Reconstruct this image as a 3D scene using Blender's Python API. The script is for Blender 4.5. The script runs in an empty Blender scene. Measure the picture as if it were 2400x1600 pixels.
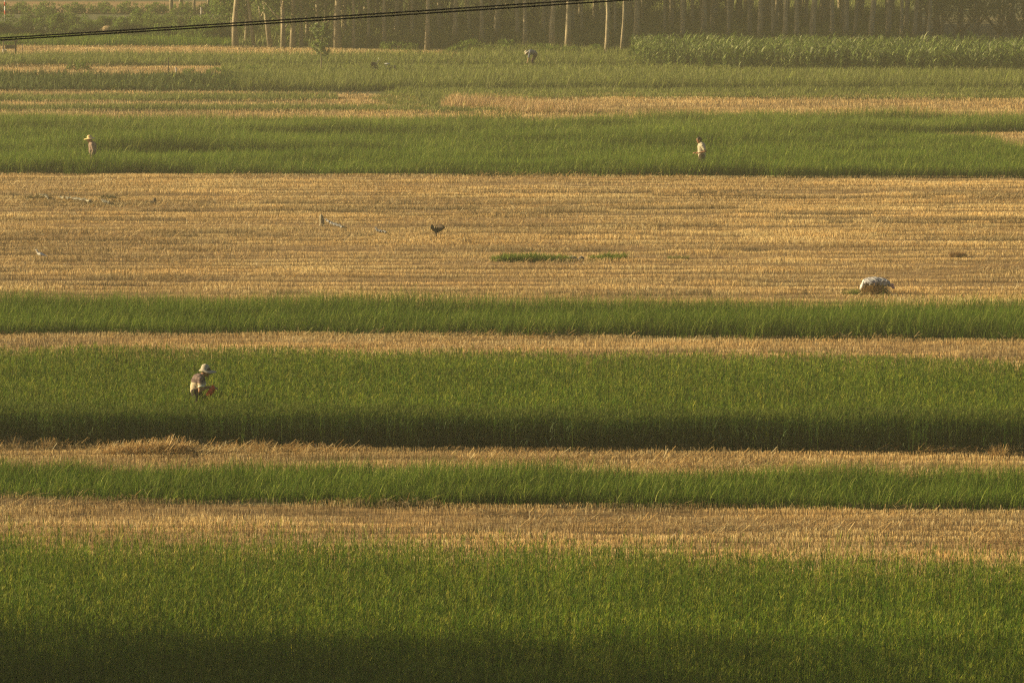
import bpy, bmesh, math, random
import numpy as np
from mathutils import Vector, Matrix, Euler

random.seed(7)
rng = np.random.default_rng(11)
scene = bpy.context.scene
R = math.radians

# ------------------------------------------------------------------ camera
F, H, YH = 9000.0, 13.2, -388.0           # focal length (px of a 2400 wide frame), eye height, horizon row
PITCH = math.atan((800 - YH) / F)
cam_data = bpy.data.cameras.new('camera')
cam_data.sensor_width = 36.0
cam_data.lens = 36.0 * F / 2400.0
cam_data.clip_start = 1.0
cam_data.clip_end = 3000.0
cam = bpy.data.objects.new('camera', cam_data)
scene.collection.objects.link(cam)
cam.location = (0, 0, H)
cam.rotation_euler = (R(90) - PITCH, 0, 0)
scene.camera = cam

# ------------------------------------------------------------------ sky and sun
SUN_EL, SUN_AZ = R(19.0), R(8.0)           # low sun from the left, a little behind the fields
sun_vec = Vector((-math.cos(SUN_AZ) * math.cos(SUN_EL), math.sin(SUN_AZ) * math.cos(SUN_EL), math.sin(SUN_EL)))
world = bpy.data.worlds.new('World')
scene.world = world
world.use_nodes = True
wn = world.node_tree
sky = wn.nodes.new('ShaderNodeTexSky')
sky.sky_type = 'NISHITA'
sky.sun_disc = False
sky.sun_elevation = SUN_EL
sky.sun_rotation = math.atan2(sun_vec.x, sun_vec.y)
sky.dust_density = 4.0
sky.ozone_density = 0.6
bgn = wn.nodes['Background']
wn.links.new(sky.outputs[0], bgn.inputs['Color'])
bgn.inputs['Strength'].default_value = 0.05

sd = bpy.data.lights.new('sun', 'SUN')
sd.energy = 5.0
sd.angle = R(0.5)
sd.color = (1.0, 0.80, 0.46)
sun = bpy.data.objects.new('sun', sd)
scene.collection.objects.link(sun)
sun.rotation_euler = sun_vec.to_track_quat('Z', 'Y').to_euler()

scene.view_settings.view_transform = 'Standard'
scene.view_settings.look = 'None'
scene.view_settings.exposure = 0.8
scene.view_settings.gamma = 1.0
scene.render.engine = 'CYCLES'
scene.cycles.max_bounces = 8
scene.cycles.diffuse_bounces = 3
scene.cycles.transmission_bounces = 3
scene.cycles.transparent_max_bounces = 6
scene.cycles.volume_bounces = 1
scene.cycles.use_adaptive_sampling = False
scene.cycles.use_denoising = False
scene.cycles.denoising_prefilter = 'NONE'     # keeps the fine blades crisp
scene.cycles.pixel_filter_type = 'BLACKMAN_HARRIS'
scene.cycles.filter_width = 1.3

# ------------------------------------------------------------------ helpers
cP, sP = math.cos(PITCH), math.sin(PITCH)
def at(u, v, z=0.0):
    """point of the plane at height z that the 2400 px frame shows at u, v"""
    dx, dy = (u - 1200) / F, (800 - v) / F
    d = Vector((dx, cP + dy * sP, -sP + dy * cP))
    t = (z - H) / d.z
    return Vector((d.x * t, d.y * t, z))
def at_np(u, v, z=0.0):
    dx, dy = (u - 1200) / F, (800 - v) / F
    wy, wz = cP + dy * sP, -sP + dy * cP
    t = (z - H) / wz
    return dx * t, wy * t

def link(o, parent=None):
    scene.collection.objects.link(o)
    if parent is not None:
        o.parent = parent
    return o
def tag(o, label=None, cat=None, group=None, kind=None):
    if label: o['label'] = label
    if cat: o['category'] = cat
    if group: o['group'] = group
    if kind: o['kind'] = kind
    return o
def empty(name, loc, rz=0.0):
    o = bpy.data.objects.new(name, None)
    o.empty_display_size = 0.2
    o.location = loc
    o.rotation_euler = (0, 0, rz)
    return link(o)

def np_mesh(name, verts, quads, cols=None, smooth=False):
    me = bpy.data.meshes.new(name)
    nv, nf = len(verts), len(quads)
    me.vertices.add(nv)
    me.vertices.foreach_set('co', np.ascontiguousarray(verts, dtype=np.float32).ravel())
    me.loops.add(nf * 4)
    me.loops.foreach_set('vertex_index', np.ascontiguousarray(quads, dtype=np.int32).ravel())
    me.polygons.add(nf)
    me.polygons.foreach_set('loop_start', np.arange(0, nf * 4, 4, dtype=np.int32))
    me.polygons.foreach_set('loop_total', np.full(nf, 4, dtype=np.int32))
    me.update(calc_edges=True)
    if cols is not None:
        a = me.color_attributes.new('tint', 'FLOAT_COLOR', 'POINT')
        c = np.ones((nv, 4), dtype=np.float32); c[:, :3] = cols
        a.data.foreach_set('color', c.ravel())
    if smooth:
        me.polygons.foreach_set('use_smooth', np.ones(nf, dtype=bool))
    return me

# value noise
def _hash(ix, iy, s):
    n = (ix.astype(np.int64) * 374761393 + iy.astype(np.int64) * 668265263 + s * 974634777) & 0x7fffffff
    n = ((n ^ (n >> 13)) * 1274126177) & 0x7fffffff
    return ((n ^ (n >> 16)) & 0xffff) / 65535.0
def vnoise(x, y, s=0):
    x = np.asarray(x, float); y = np.asarray(y, float)
    ix, iy = np.floor(x), np.floor(y)
    fx, fy = x - ix, y - iy
    fx = fx * fx * (3 - 2 * fx); fy = fy * fy * (3 - 2 * fy)
    a = _hash(ix, iy, s); b = _hash(ix + 1, iy, s); c = _hash(ix, iy + 1, s); d = _hash(ix + 1, iy + 1, s)
    return (a * (1 - fx) + b * fx) * (1 - fy) + (c * (1 - fx) + d * fx) * fy
def fbm(x, y, s=0, o=3):
    r, a, t = 0, 1.0, 0
    for k in range(o):
        r = r + a * vnoise(x * 2 ** k, y * 2 ** k, s + k * 17); t += a; a *= 0.55
    return r / t

# ------------------------------------------------------------------ materials
def mat_base(name):
    m = bpy.data.materials.new(name)
    m.use_nodes = True
    return m, m.node_tree, m.node_tree.nodes['Principled BSDF']
def mat_plant(name, trans=0.3, rough=0.65, spec=0.12):
    """colour of every leaf from its own tint, light passes partly through"""
    m, nt, b = mat_base(name)
    at_ = nt.nodes.new('ShaderNodeAttribute'); at_.attribute_name = 'tint'
    nz = nt.nodes.new('ShaderNodeTexNoise'); nz.inputs['Scale'].default_value = 9.0
    mr = nt.nodes.new('ShaderNodeMapRange'); mr.inputs['To Min'].default_value = 0.8; mr.inputs['To Max'].default_value = 1.2
    mx = nt.nodes.new('ShaderNodeMix'); mx.data_type = 'RGBA'; mx.blend_type = 'MULTIPLY'; mx.inputs[0].default_value = 1.0
    nt.links.new(nz.outputs[0], mr.inputs[0]); nt.links.new(at_.outputs[0], mx.inputs[6]); nt.links.new(mr.outputs[0], mx.inputs[7])
    nt.links.new(mx.outputs[2], b.inputs['Base Color'])
    b.inputs['Roughness'].default_value = rough
    b.inputs['Specular IOR Level'].default_value = spec
    if trans > 0:
        tr = nt.nodes.new('ShaderNodeBsdfTranslucent')
        nt.links.new(mx.outputs[2], tr.inputs['Color'])
        ms = nt.nodes.new('ShaderNodeMixShader'); ms.inputs[0].default_value = trans
        nt.links.new(b.outputs[0], ms.inputs[1]); nt.links.new(tr.outputs[0], ms.inputs[2])
        nt.links.new(ms.outputs[0], nt.nodes['Material Output'].inputs['Surface'])
    return m
def mat_noise(name, c1, c2, scale=4.0, rough=0.9, stretch=(1, 1, 1), detail=6, bump=0.0, spec=0.2, obj=True, lo=0.35, hi=0.65):
    m, nt, b = mat_base(name)
    tc = nt.nodes.new('ShaderNodeTexCoord'); mp = nt.nodes.new('ShaderNodeMapping')
    mp.inputs['Scale'].default_value = stretch
    nt.links.new(tc.outputs['Object'], mp.inputs[0])
    nz = nt.nodes.new('ShaderNodeTexNoise'); nz.inputs['Scale'].default_value = scale; nz.inputs['Detail'].default_value = detail
    nt.links.new(mp.outputs[0], nz.inputs['Vector'])
    cr = nt.nodes.new('ShaderNodeValToRGB')
    cr.color_ramp.elements[0].position = lo; cr.color_ramp.elements[0].color = (*c1, 1)
    cr.color_ramp.elements[1].position = hi; cr.color_ramp.elements[1].color = (*c2, 1)
    nt.links.new(nz.outputs[0], cr.inputs[0]); nt.links.new(cr.outputs[0], b.inputs['Base Color'])
    b.inputs['Roughness'].default_value = rough
    b.inputs['Specular IOR Level'].default_value = spec
    if bump > 0:
        bp = nt.nodes.new('ShaderNodeBump'); bp.inputs['Strength'].default_value = bump; bp.inputs['Distance'].default_value = 0.02
        nt.links.new(nz.outputs[0], bp.inputs['Height']); nt.links.new(bp.outputs[0], b.inputs['Normal'])
    return m

M_leaf = mat_plant('crop_leaf', 0.32)
M_straw = mat_plant('straw', 0.18, 0.6, 0.2)
M_crown = mat_plant('tree_leaf', 0.4)
M_soil = mat_noise('bare_soil', (0.13, 0.085, 0.045), (0.26, 0.18, 0.09), 1.2, stretch=(0.5, 2, 1))
M_field = mat_noise('field_ground', (0.05, 0.06, 0.02), (0.12, 0.11, 0.045), 0.6)
M_strawsoil = mat_noise('straw_littered_soil', (0.13, 0.075, 0.03), (0.36, 0.23, 0.09), 2.5, stretch=(0.35, 1.6, 1), detail=8)
M_dirt = mat_noise('pale_dirt', (0.20, 0.165, 0.12), (0.32, 0.27, 0.20), 1.5)
M_wood = mat_noise('forest_floor', (0.10, 0.09, 0.04), (0.20, 0.16, 0.07), 0.8)
M_bark = mat_noise('pale_bark', (0.19, 0.155, 0.10), (0.40, 0.33, 0.21), 5, stretch=(1, 1, 0.3), bump=0.4)
M_darkbark = mat_noise('dark_bark', (0.06, 0.045, 0.03), (0.14, 0.10, 0.065), 5, stretch=(1, 1, 0.3), bump=0.4)
M_timber = mat_noise('weathered_timber', (0.05, 0.035, 0.025), (0.12, 0.085, 0.055), 8, stretch=(1, 1, 0.2))
M_concrete = mat_noise('concrete', (0.32, 0.29, 0.25), (0.5, 0.46, 0.40), 8)
M_white = mat_noise('white_plastic', (0.62, 0.60, 0.54), (0.8, 0.78, 0.72), 6, rough=0.5)
M_wire = mat_noise('wire_black', (0.012, 0.011, 0.01), (0.022, 0.02, 0.018), 3, rough=0.8)
M_skin = mat_noise('tanned_skin', (0.26, 0.125, 0.06), (0.34, 0.17, 0.085), 14, rough=0.55, spec=0.35)
M_hair = mat_noise('dark_hair', (0.012, 0.009, 0.007), (0.03, 0.022, 0.016), 30, rough=0.6)
M_eye = mat_noise('eye', (0.01, 0.01, 0.01), (0.02, 0.02, 0.02), 5, rough=0.3)

# ------------------------------------------------------------------ blades
class Veg:
    """collects blades of a whole strip into one mesh"""
    def __init__(s): s.v = []; s.q = []; s.c = []; s.n = 0
    def blades(s, base, length, width, az, lean, bend, col_root, col_tip, segs=2, face=None, tipw=0.25):
        """base (n,3); az = direction it leans to; lean = start angle off the vertical; bend = extra angle at the tip"""
        n = len(base)
        if n == 0: return
        k = segs + 1
        t = np.linspace(0, 1, k)
        ang = lean[:, None] + bend[:, None] * t[None, :]
        step = (length / segs)[:, None]
        am = (ang[:, :-1] + ang[:, 1:]) / 2
        hr = np.concatenate([np.zeros((n, 1)), np.cumsum(np.sin(am) * step, 1)], 1)
        hz = np.concatenate([np.zeros((n, 1)), np.cumsum(np.cos(am) * step, 1)], 1)
        cx = base[:, 0, None] + hr * np.cos(az)[:, None]
        cy = base[:, 1, None] + hr * np.sin(az)[:, None]
        cz = base[:, 2, None] + hz
        fa = az + np.pi / 2 if face is None else face
        w = width[:, None] * (1 - (1 - tipw) * t ** 1.5)[None, :] * 0.5
        wx, wy = np.cos(fa)[:, None] * w, np.sin(fa)[:, None] * w
        V = np.empty((n, k, 2, 3), np.float32)
        V[:, :, 0, 0] = cx - wx; V[:, :, 0, 1] = cy - wy; V[:, :, 0, 2] = cz
        V[:, :, 1, 0] = cx + wx; V[:, :, 1, 1] = cy + wy; V[:, :, 1, 2] = cz
        C = col_root[:, None, None, :] * (1 - t)[None, :, None, None] + col_tip[:, None, None, :] * t[None, :, None, None]
        C = np.broadcast_to(C, (n, k, 2, 3))
        off = s.n + np.arange(n)[:, None] * (2 * k)
        j = np.arange(segs)[None, :] * 2
        Q = np.stack([off + j, off + j + 1, off + j + 3, off + j + 2], -1).reshape(-1, 4)
        s.v.append(V.reshape(-1, 3)); s.c.append(C.reshape(-1, 3).astype(np.float32)); s.q.append(Q); s.n += n * 2 * k
        return np.stack([cx, cy, cz], -1)
    def build(s, name, mat, parent=None):
        me = np_mesh(name, np.concatenate(s.v), np.concatenate(s.q), np.concatenate(s.c))
        me.materials.append(mat)
        return link(bpy.data.objects.new(name, me), parent)

def pal(n, cols, wts, jit=0.12):
    cols = np.array(cols); i = rng.choice(len(cols), n, p=np.array(wts) / sum(wts))
    return cols[i] * (1 + rng.normal(0, jit, (n, 1))).clip(0.5, 1.6)

UL, UR = -900, 3300
def gv(v, h):
    """ground row below something of height h whose top shows at row v"""
    k = h / H
    return (v - k * YH) / (1 - k)
def line(pts, h=0.0, side=None):
    us = [p[0] for p in pts]; vs = [gv(p[1], h) for p in pts]
    if side != 'cut':
        sl = (vs[-1] - vs[0]) / (us[-1] - us[0]) if len(us) > 1 else 0
        if us[0] <= 5: us = [UL] + us; vs = [vs[0] - sl * (us[1] - UL)] + vs
        if us[-1] >= 2395: us = us + [UR]; vs = vs + [vs[-1] + sl * (UR - us[-2])]
    return [(u, v) for u, v in zip(us, vs)]
def cut(pts, h=0.0): return [(u, gv(v, h)) for u, v in pts]
def poly(near, far): return near + far[::-1]

def world_poly(pg):
    out = []
    for (u, v) in pg:
        p = at(u, v); out.append((p.x, p.y))
    return np.array(out)
def inside(px, py, P):
    r = np.zeros(len(px), bool); n = len(P); j = n - 1
    for i in range(n):
        xi, yi = P[i]; xj, yj = P[j]
        if yi != yj:
            c = ((yi > py) != (yj > py)) & (px < (xj - xi) * (py - yi) / (yj - yi) + xi)
            r ^= c
        j = i
    return r
def sample(pg, dens, edge=0.12, seed=0):
    P = world_poly(pg)
    x0, y0 = P.min(0); x1, y1 = P.max(0)
    n = int((x1 - x0) * (y1 - y0) * dens)
    x = rng.uniform(x0, x1, n); y = rng.uniform(y0, y1, n)
    wob = (fbm(x * 0.55, y * 0.1, 5 + seed) - 0.5) * 4 * edge + rng.normal(0, edge * 0.5, n)
    k = inside(x, y + wob, P) & (np.abs(x) < 1240 / F * y + 6.0)
    return x[k], y[k]
def ground_sheet(name, pg, z, mat, label=None, kind='structure', cat=None):
    """a sheet laid over the ground following the strip's outline"""
    bm = bmesh.new()
    h = len(pg) // 2
    vs = [bm.verts.new((p[0], p[1], z)) for p in world_poly(pg)]
    f = bm.faces.new(vs)
    bmesh.ops.triangulate(bm, faces=[f])
    me = bpy.data.meshes.new(name); bm.to_mesh(me); bm.free()
    me.materials.append(mat)
    o = link(bpy.data.objects.new(name, me))
    for p in me.polygons:
        if p.normal.z < 0: me.flip_normals(); break
    o['kind'] = kind
    return o

# greens are base colours (dark), straws brighter
G_TALL = [(0.055, 0.13, 0.008), (0.10, 0.185, 0.011), (0.20, 0.26, 0.018), (0.028, 0.08, 0.008), (0.36, 0.36, 0.05)]
G_LEAF = [(0.055, 0.12, 0.008), (0.095, 0.17, 0.010), (0.15, 0.22, 0.020), (0.30, 0.34, 0.07)]
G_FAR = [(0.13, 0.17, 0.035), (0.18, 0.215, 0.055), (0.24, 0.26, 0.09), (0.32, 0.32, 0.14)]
S_COL = [(0.66, 0.46, 0.18), (0.75, 0.56, 0.25), (0.53, 0.33, 0.115), (0.36, 0.21, 0.075), (0.82, 0.68, 0.38)]

def stemface(n):
    # thin round stems stood in for by narrow strips: most turn a flank to left or right
    return np.where(rng.random(n) < 0.72, rng.normal(-0.95, 0.35, n), rng.normal(0.6, 0.5, n))
def pixw(y): return 2.35 * y / F             # metres per pixel of the 1024 wide render

def tall_crop(name, near, far, label, hgt=0.8, dens=170, stray=None, seed=0, cat='crop', tintf=1.0):
    """thin upright stems with short leaves, small seed heads"""
    V = Veg(); pg = poly(near, far)
    x, y = sample(pg, dens, 0.24, seed)
    xf0 = 0
    if stray is not None:
        xs, ys = sample(stray[0], stray[1], 0.3, seed + 3)
        x = np.concatenate([x, xs]); y = np.concatenate([y, ys])
    xf, yf = sample(poly(near, [(u, v - 22) for u, v in near]), dens * 1.3, 0.1, seed)
    x = np.concatenate([x, xf]); y = np.concatenate([y, yf])
    n = len(x)
    h = hgt * (0.80 + 0.26 * fbm(x * 0.5, y * 0.5, 31 + seed) + rng.normal(0, 0.075, n)).clip(0.5, 1.35)
    base = np.stack([x, y, np.zeros(n)], 1)
    patch = fbm(x * 0.35, y * 0.8, 77 + seed)[:, None]
    c = pal(n, G_TALL, [3, 4, 3, 2, 0.8]) * (0.85 + 0.62 * patch) * tintf
    az = rng.uniform(0, 2 * np.pi, n)
    stem_tone = rng.choice([0.6, 1.0, 1.7], n, p=[.4, .35, .25])[:, None]
    lw = np.maximum(0.007, pixw(y) * 0.34)
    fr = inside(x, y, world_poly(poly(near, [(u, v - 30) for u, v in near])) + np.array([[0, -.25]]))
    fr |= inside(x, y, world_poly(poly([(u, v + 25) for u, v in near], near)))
    stem_tone[fr] = np.minimum(stem_tone[fr], .55); c[fr] = np.minimum(c[fr], [[.09, .15, .02]])  # near-edge plants capped darker: the front face's shade is put into their colour
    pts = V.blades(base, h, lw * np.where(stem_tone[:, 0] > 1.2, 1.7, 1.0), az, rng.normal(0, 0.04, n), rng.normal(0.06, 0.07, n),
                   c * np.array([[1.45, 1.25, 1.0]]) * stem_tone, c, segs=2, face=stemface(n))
    tip = pts[:, -1]; mid = pts[:, 1]
    for k in range(6):
        f = rng.uniform(-0.35, 0.95, n)[:, None]
        b = np.where(f > 0, mid + (tip - mid) * f, mid + (mid - base) * f * 0.9)
        cc = c * (0.8 + 0.5 * rng.random((n, 1))) * np.array([1.05, 1.0, 1.0])
        V.blades(b, rng.uniform(0.07, 0.17, n), lw * 1.5, rng.uniform(0, 6.28, n), rng.uniform(0.25, 0.9, n),
                 rng.uniform(0.1, 0.9, n), cc, cc, segs=1, tipw=0.1)
    # drooping leaves low on the plants at the near edge
    xe, ye = sample(poly(near, [(u, v - 8) for u, v in near]), 190, 0.1, seed)
    m = len(xe); ce = pal(m, [(0.08, 0.16, 0.05), (0.17, 0.27, 0.10), (0.30, 0.40, 0.18)], [2, 3, 2])
    V.blades(np.stack([xe, ye, rng.uniform(0.05, 0.5, m)], 1), rng.uniform(0.25, 0.45, m), np.full(m, 0.016), rng.uniform(0, 6.28, m),
             rng.uniform(0.05, 0.4, m), rng.uniform(0.8, 2.2, m), ce, ce, segs=4, tipw=0.1)
    hd = c * 0.5 + np.array([[0.10, 0.095, 0.02]])
    for k in range(2):
        V.blades(tip - np.array([0, 0, 0.03]), rng.uniform(0.04, 0.09, n), lw * 1.6, rng.uniform(0, 6.28, n),
                 rng.uniform(0, 0.5, n), rng.uniform(0, 0.6, n), hd, hd, segs=1, tipw=0.5)
    o = V.build(name, M_leaf)
    return tag(o, label, cat, kind='stuff')

EXCL = []
def leafy_crop(name, pg, label, hgt=0.4, dens=260, seed=0, cols=G_LEAF, wts=(3, 4, 3, 1), tuft=0.7, cat='crop', width=0.011, mat=None, edge=0.26, bright=1.0):
    """arching grass blades in clumps"""
    V = Veg()
    x, y = sample(pg, dens, edge, seed)
    for E in EXCL:
        k = ~inside(x, y + rng.normal(0, .15, len(x)), E); x, y = x[k], y[k]
    n = len(x)
    cl = fbm(x * 1.1, y * 1.4, 13 + seed)
    hol = vnoise(x * 0.28, y * 0.5, 91 + seed)
    rd = fbm(x * 0.13, y * 0.75, 19 + seed, 3) - 0.5
    h = hgt * (0.62 + 0.45 * cl + tuft * (0.35 * (hol - 0.5) + 1.1 * rd) + rng.normal(0, 0.16, n)).clip(0.22, 1.5)
    c = pal(n, cols, wts, 0.16) * (0.78 + 0.42 * fbm(x * 0.3, y * 0.6, 55 + seed))[:, None] * bright
    lw = np.maximum(width, pixw(y) * 0.42)
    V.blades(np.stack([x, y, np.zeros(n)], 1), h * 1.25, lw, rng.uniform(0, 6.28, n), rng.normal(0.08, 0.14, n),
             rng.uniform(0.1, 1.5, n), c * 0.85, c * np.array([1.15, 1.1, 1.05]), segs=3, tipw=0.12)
    k = rng.random(n) < (0.10 if cat == 'crop' else 0.03)
    m = int(k.sum())
    if m:
        ch = pal(m, [(0.28, 0.33, 0.05), (0.38, 0.40, 0.10), (0.24, 0.28, 0.04)], [2, 1, 2], .15) * bright
        V.blades(np.stack([x[k], y[k], h[k] * 0.35], 1), h[k] * 1.1, lw[k] * 1.3, rng.uniform(0, 6.28, m), rng.uniform(0.05, 0.5, m),
                 rng.uniform(0.8, 2.3, m), ch, ch, segs=4, tipw=0.12)
    o = V.build(name, mat or M_leaf)
    return tag(o, label, cat, kind='stuff')

def stubble(name, pg, label, hgt=0.14, dens=230, seed=0, cat='stubble', litter=30):
    """cut straw standing in rows with trodden streaks and loose straw lying about"""
    V = Veg()
    x, y = sample(pg, dens * 1.5, 0.06, seed)
    warp = (fbm(x * 0.06, y * 0.2, 3 + seed, 2) - 0.5) * 1.2
    yy = y + warp
    row = (yy / 0.22) % 1.0
    keep = (np.abs(row - 0.5) < 0.34) | (rng.random(len(x)) < 0.35)
    streak = fbm(x * 0.16, yy * 1.5, 21 + seed, 4)          # long bands along the field
    rut = vnoise(x * 0.05, yy * 1.05, 44 + seed)
    bare = (streak < 0.40) | ((rut < 0.26) & (streak < 0.60))
    keep &= ~(bare & (rng.random(len(x)) < (0.82 if 'widest' in label else 0.5)))
    x, y, streak, yy = x[keep], y[keep], streak[keep], yy[keep]
    n = len(x)
    per = 1.05 if 'widest' in label else 0.62
    ph = (yy + 0.5 * (fbm(x * 0.05, yy * 0.4, 71 + seed, 2) - .5)) / per
    ridge = 1 - (ph % 1.0)                                   # high at the near side of each row, falling away behind
    dk = (vnoise(np.floor(ph) * 3.7, x * 0.06 + seed, 12) > .66) & (vnoise(x * .5, np.floor(ph) * 5.1, 3) > .3)
    brk = np.clip((fbm(x * 0.35, np.floor(ph) * 7.3, 33 + seed, 3) - 0.30) * 4, 0, 1)
    ridge = 1 - brk * (1 - ridge)
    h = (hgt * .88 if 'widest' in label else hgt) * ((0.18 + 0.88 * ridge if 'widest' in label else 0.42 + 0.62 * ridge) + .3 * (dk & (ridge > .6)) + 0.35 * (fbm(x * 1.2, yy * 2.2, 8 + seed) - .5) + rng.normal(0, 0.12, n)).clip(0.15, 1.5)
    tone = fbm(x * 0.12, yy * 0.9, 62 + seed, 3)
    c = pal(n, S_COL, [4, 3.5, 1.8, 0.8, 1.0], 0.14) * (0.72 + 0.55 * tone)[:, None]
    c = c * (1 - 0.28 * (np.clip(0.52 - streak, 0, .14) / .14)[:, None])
    c = c * (1 - 0.38 * brk * (ridge > .72) - 0.42 * (dk & (ridge > .6)))[:, None]  # straws at row fronts darkened, shading of the raised rows painted in
    c = c * (1 + (vnoise(x * 0.5, yy * 1.3, 9) - 0.5)[:, None] * np.array([[0.02, -0.12, -0.28]]))
    lw = np.maximum(0.007, pixw(y) * 0.30)
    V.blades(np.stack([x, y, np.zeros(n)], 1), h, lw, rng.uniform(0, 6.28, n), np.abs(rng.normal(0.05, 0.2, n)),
             np.zeros(n), c * 0.55, c, segs=1, face=stemface(n), tipw=0.8)  # darker roots: dirty straw feet plus self-shadow put into the colour
    xl, yl = sample(pg, litter, 0.05, seed + 9)
    m = len(xl)
    pile = fbm(xl * 0.2, yl * 1.6, 101 + seed, 3)
    cl = pal(m, S_COL, [2, 3, 3, 2.5, 1], 0.2)
    V.blades(np.stack([xl, yl, rng.uniform(0.01, 0.09, m)], 1), rng.uniform(0.10, 0.24, m), np.maximum(0.007, pixw(yl) * 0.3),
             rng.uniform(0, 6.28, m), rng.uniform(1.3, 1.6, m), rng.uniform(-0.1, 0.4, m), cl, cl, segs=1, tipw=0.9)
    # ridges of loose straw raked along the rows
    sel = pile > 0.62
    xl, yl = xl[sel], yl[sel]
    for k in range(3):
        m = len(xl)
        cl = pal(m, S_COL, [2, 2, 3, 3, 0.6], 0.2)
        V.blades(np.stack([xl + rng.normal(0, .15, m), yl + rng.normal(0, .05, m), rng.uniform(0.05, 0.17, m)], 1), rng.uniform(0.15, 0.3, m),
                 np.maximum(0.010, pixw(yl) * 0.4), rng.uniform(0, 6.28, m), rng.uniform(0.8, 1.6, m), rng.uniform(0, 0.6, m), cl * 0.9, cl, segs=1, tipw=0.9)
    o = V.build(name, M_straw)
    return tag(o, label, cat, kind='stuff')

# ------------------------------------------------------------------ the lie of the fields (rows of the frame)
L0 = [(UL, 1850), (UR, 1850)]
L1 = line([(0, 1266), (600, 1276), (900, 1281), (1200, 1290), (1700, 1300), (2400, 1322)], 0.72)
L2 = line([(0, 1157), (250, 1160), (330, 1166), (400, 1170), (700, 1174), (1200, 1177), (1800, 1183), (2400, 1188)], 0.09)
L3 = line([(0, 1070), (500, 1073), (900, 1078), (1200, 1083), (1800, 1087), (2400, 1090)], 0.36)
L4 = line([(0, 1038), (600, 1041), (1200, 1045), (1800, 1051), (2400, 1055)], 0.09)
L5 = line([(0, 810), (600, 812), (1200, 822), (1800, 826), (2400, 840)], 0.76)
L6 = line([(0, 775), (700, 777), (1200, 780), (1600, 786), (2400, 792)], 0.09)
L7 = line([(0, 690), (1200, 694), (2400, 700)], 0.46)
L8 = line([(0, 402), (600, 404), (1200, 407), (1800, 411), (2400, 413)], 0.09)
L9a = line([(0, 352), (600, 348), (1200, 352), (1800, 348), (2400, 352)], 0.5)
L9b = [(u, v - 13) for u, v in L9a]
L10a = line([(0, 306), (600, 304), (1100, 310), (1600, 312), (2400, 306)], 0.5)
L10b = [(u, v - 12) for u, v in L10a]
L11 = line([(0, 262), (700, 268), (1400, 272), (1800, 262), (2400, 266)], 0.5)

# ground: one sheet to the horizon
bm = bmesh.new()
vs = [bm.verts.new(p) for p in ((-900, -200, -0.004), (900, -200, -0.004), (900, 2200, -0.004), (-900, 2200, -0.004))]
bm.faces.new(vs)
me = bpy.data.meshes.new('ground'); bm.to_mesh(me); bm.free(); me.materials.append(M_field)
tag(link(bpy.data.objects.new('ground', me)), kind='structure')

# --- foreground crop
WEDGE = cut([(2150, 316), (2215, 326), (2300, 346), (2430, 372), (UR, 384), (UR, 308), (2300, 312)])
EXCL.append(world_poly(WEDGE))
strayA = poly([(u, v + 4) for u, v in L1], [(u, v - 46) for u, v in L1])
tall_crop('green_crop', L0, L1, 'tall thin-stemmed green crop filling the foreground at the bottom', 0.80, 200, (strayA, 38), 1)
def st(pg, label, dens, seed, litter=30, hgt=0.125):
    ground_sheet('stubble_ground', pg, 0.0, M_strawsoil)
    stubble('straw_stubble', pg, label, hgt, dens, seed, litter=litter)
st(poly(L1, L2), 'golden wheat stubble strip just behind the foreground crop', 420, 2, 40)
leafy_crop('green_grass_crop', poly(L2, L3), 'low leafy green strip between the two nearest stubble strips', 0.36, 620, 3)
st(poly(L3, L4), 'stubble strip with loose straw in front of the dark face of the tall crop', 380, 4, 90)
tall_crop('green_crop', L4, L5, 'tall green crop strip with dark shaded front where the man with the red bag works', 0.80, 190, None, 5)
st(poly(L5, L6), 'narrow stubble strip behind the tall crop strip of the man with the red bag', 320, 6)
leafy_crop('green_grass_crop', poly(L6, L7), 'rank green grass strip in front of the widest stubble field', 0.47, 420, 7, tuft=1.2)
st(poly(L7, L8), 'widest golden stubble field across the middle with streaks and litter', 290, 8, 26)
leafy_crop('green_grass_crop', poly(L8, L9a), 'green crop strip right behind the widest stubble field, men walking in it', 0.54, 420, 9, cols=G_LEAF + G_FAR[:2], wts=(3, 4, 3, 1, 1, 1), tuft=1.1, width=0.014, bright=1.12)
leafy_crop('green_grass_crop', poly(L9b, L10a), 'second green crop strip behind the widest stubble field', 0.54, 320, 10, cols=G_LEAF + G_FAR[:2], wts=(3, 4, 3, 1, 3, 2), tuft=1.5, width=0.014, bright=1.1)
leafy_crop('green_grass_crop', poly(L10b, L11), 'third green crop strip behind the widest stubble field', 0.54, 280, 11, cols=G_LEAF + G_FAR[:3], wts=(2, 3, 3, 1, 4, 3, 1), tuft=1.4, width=0.014, bright=1.1)

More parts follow.
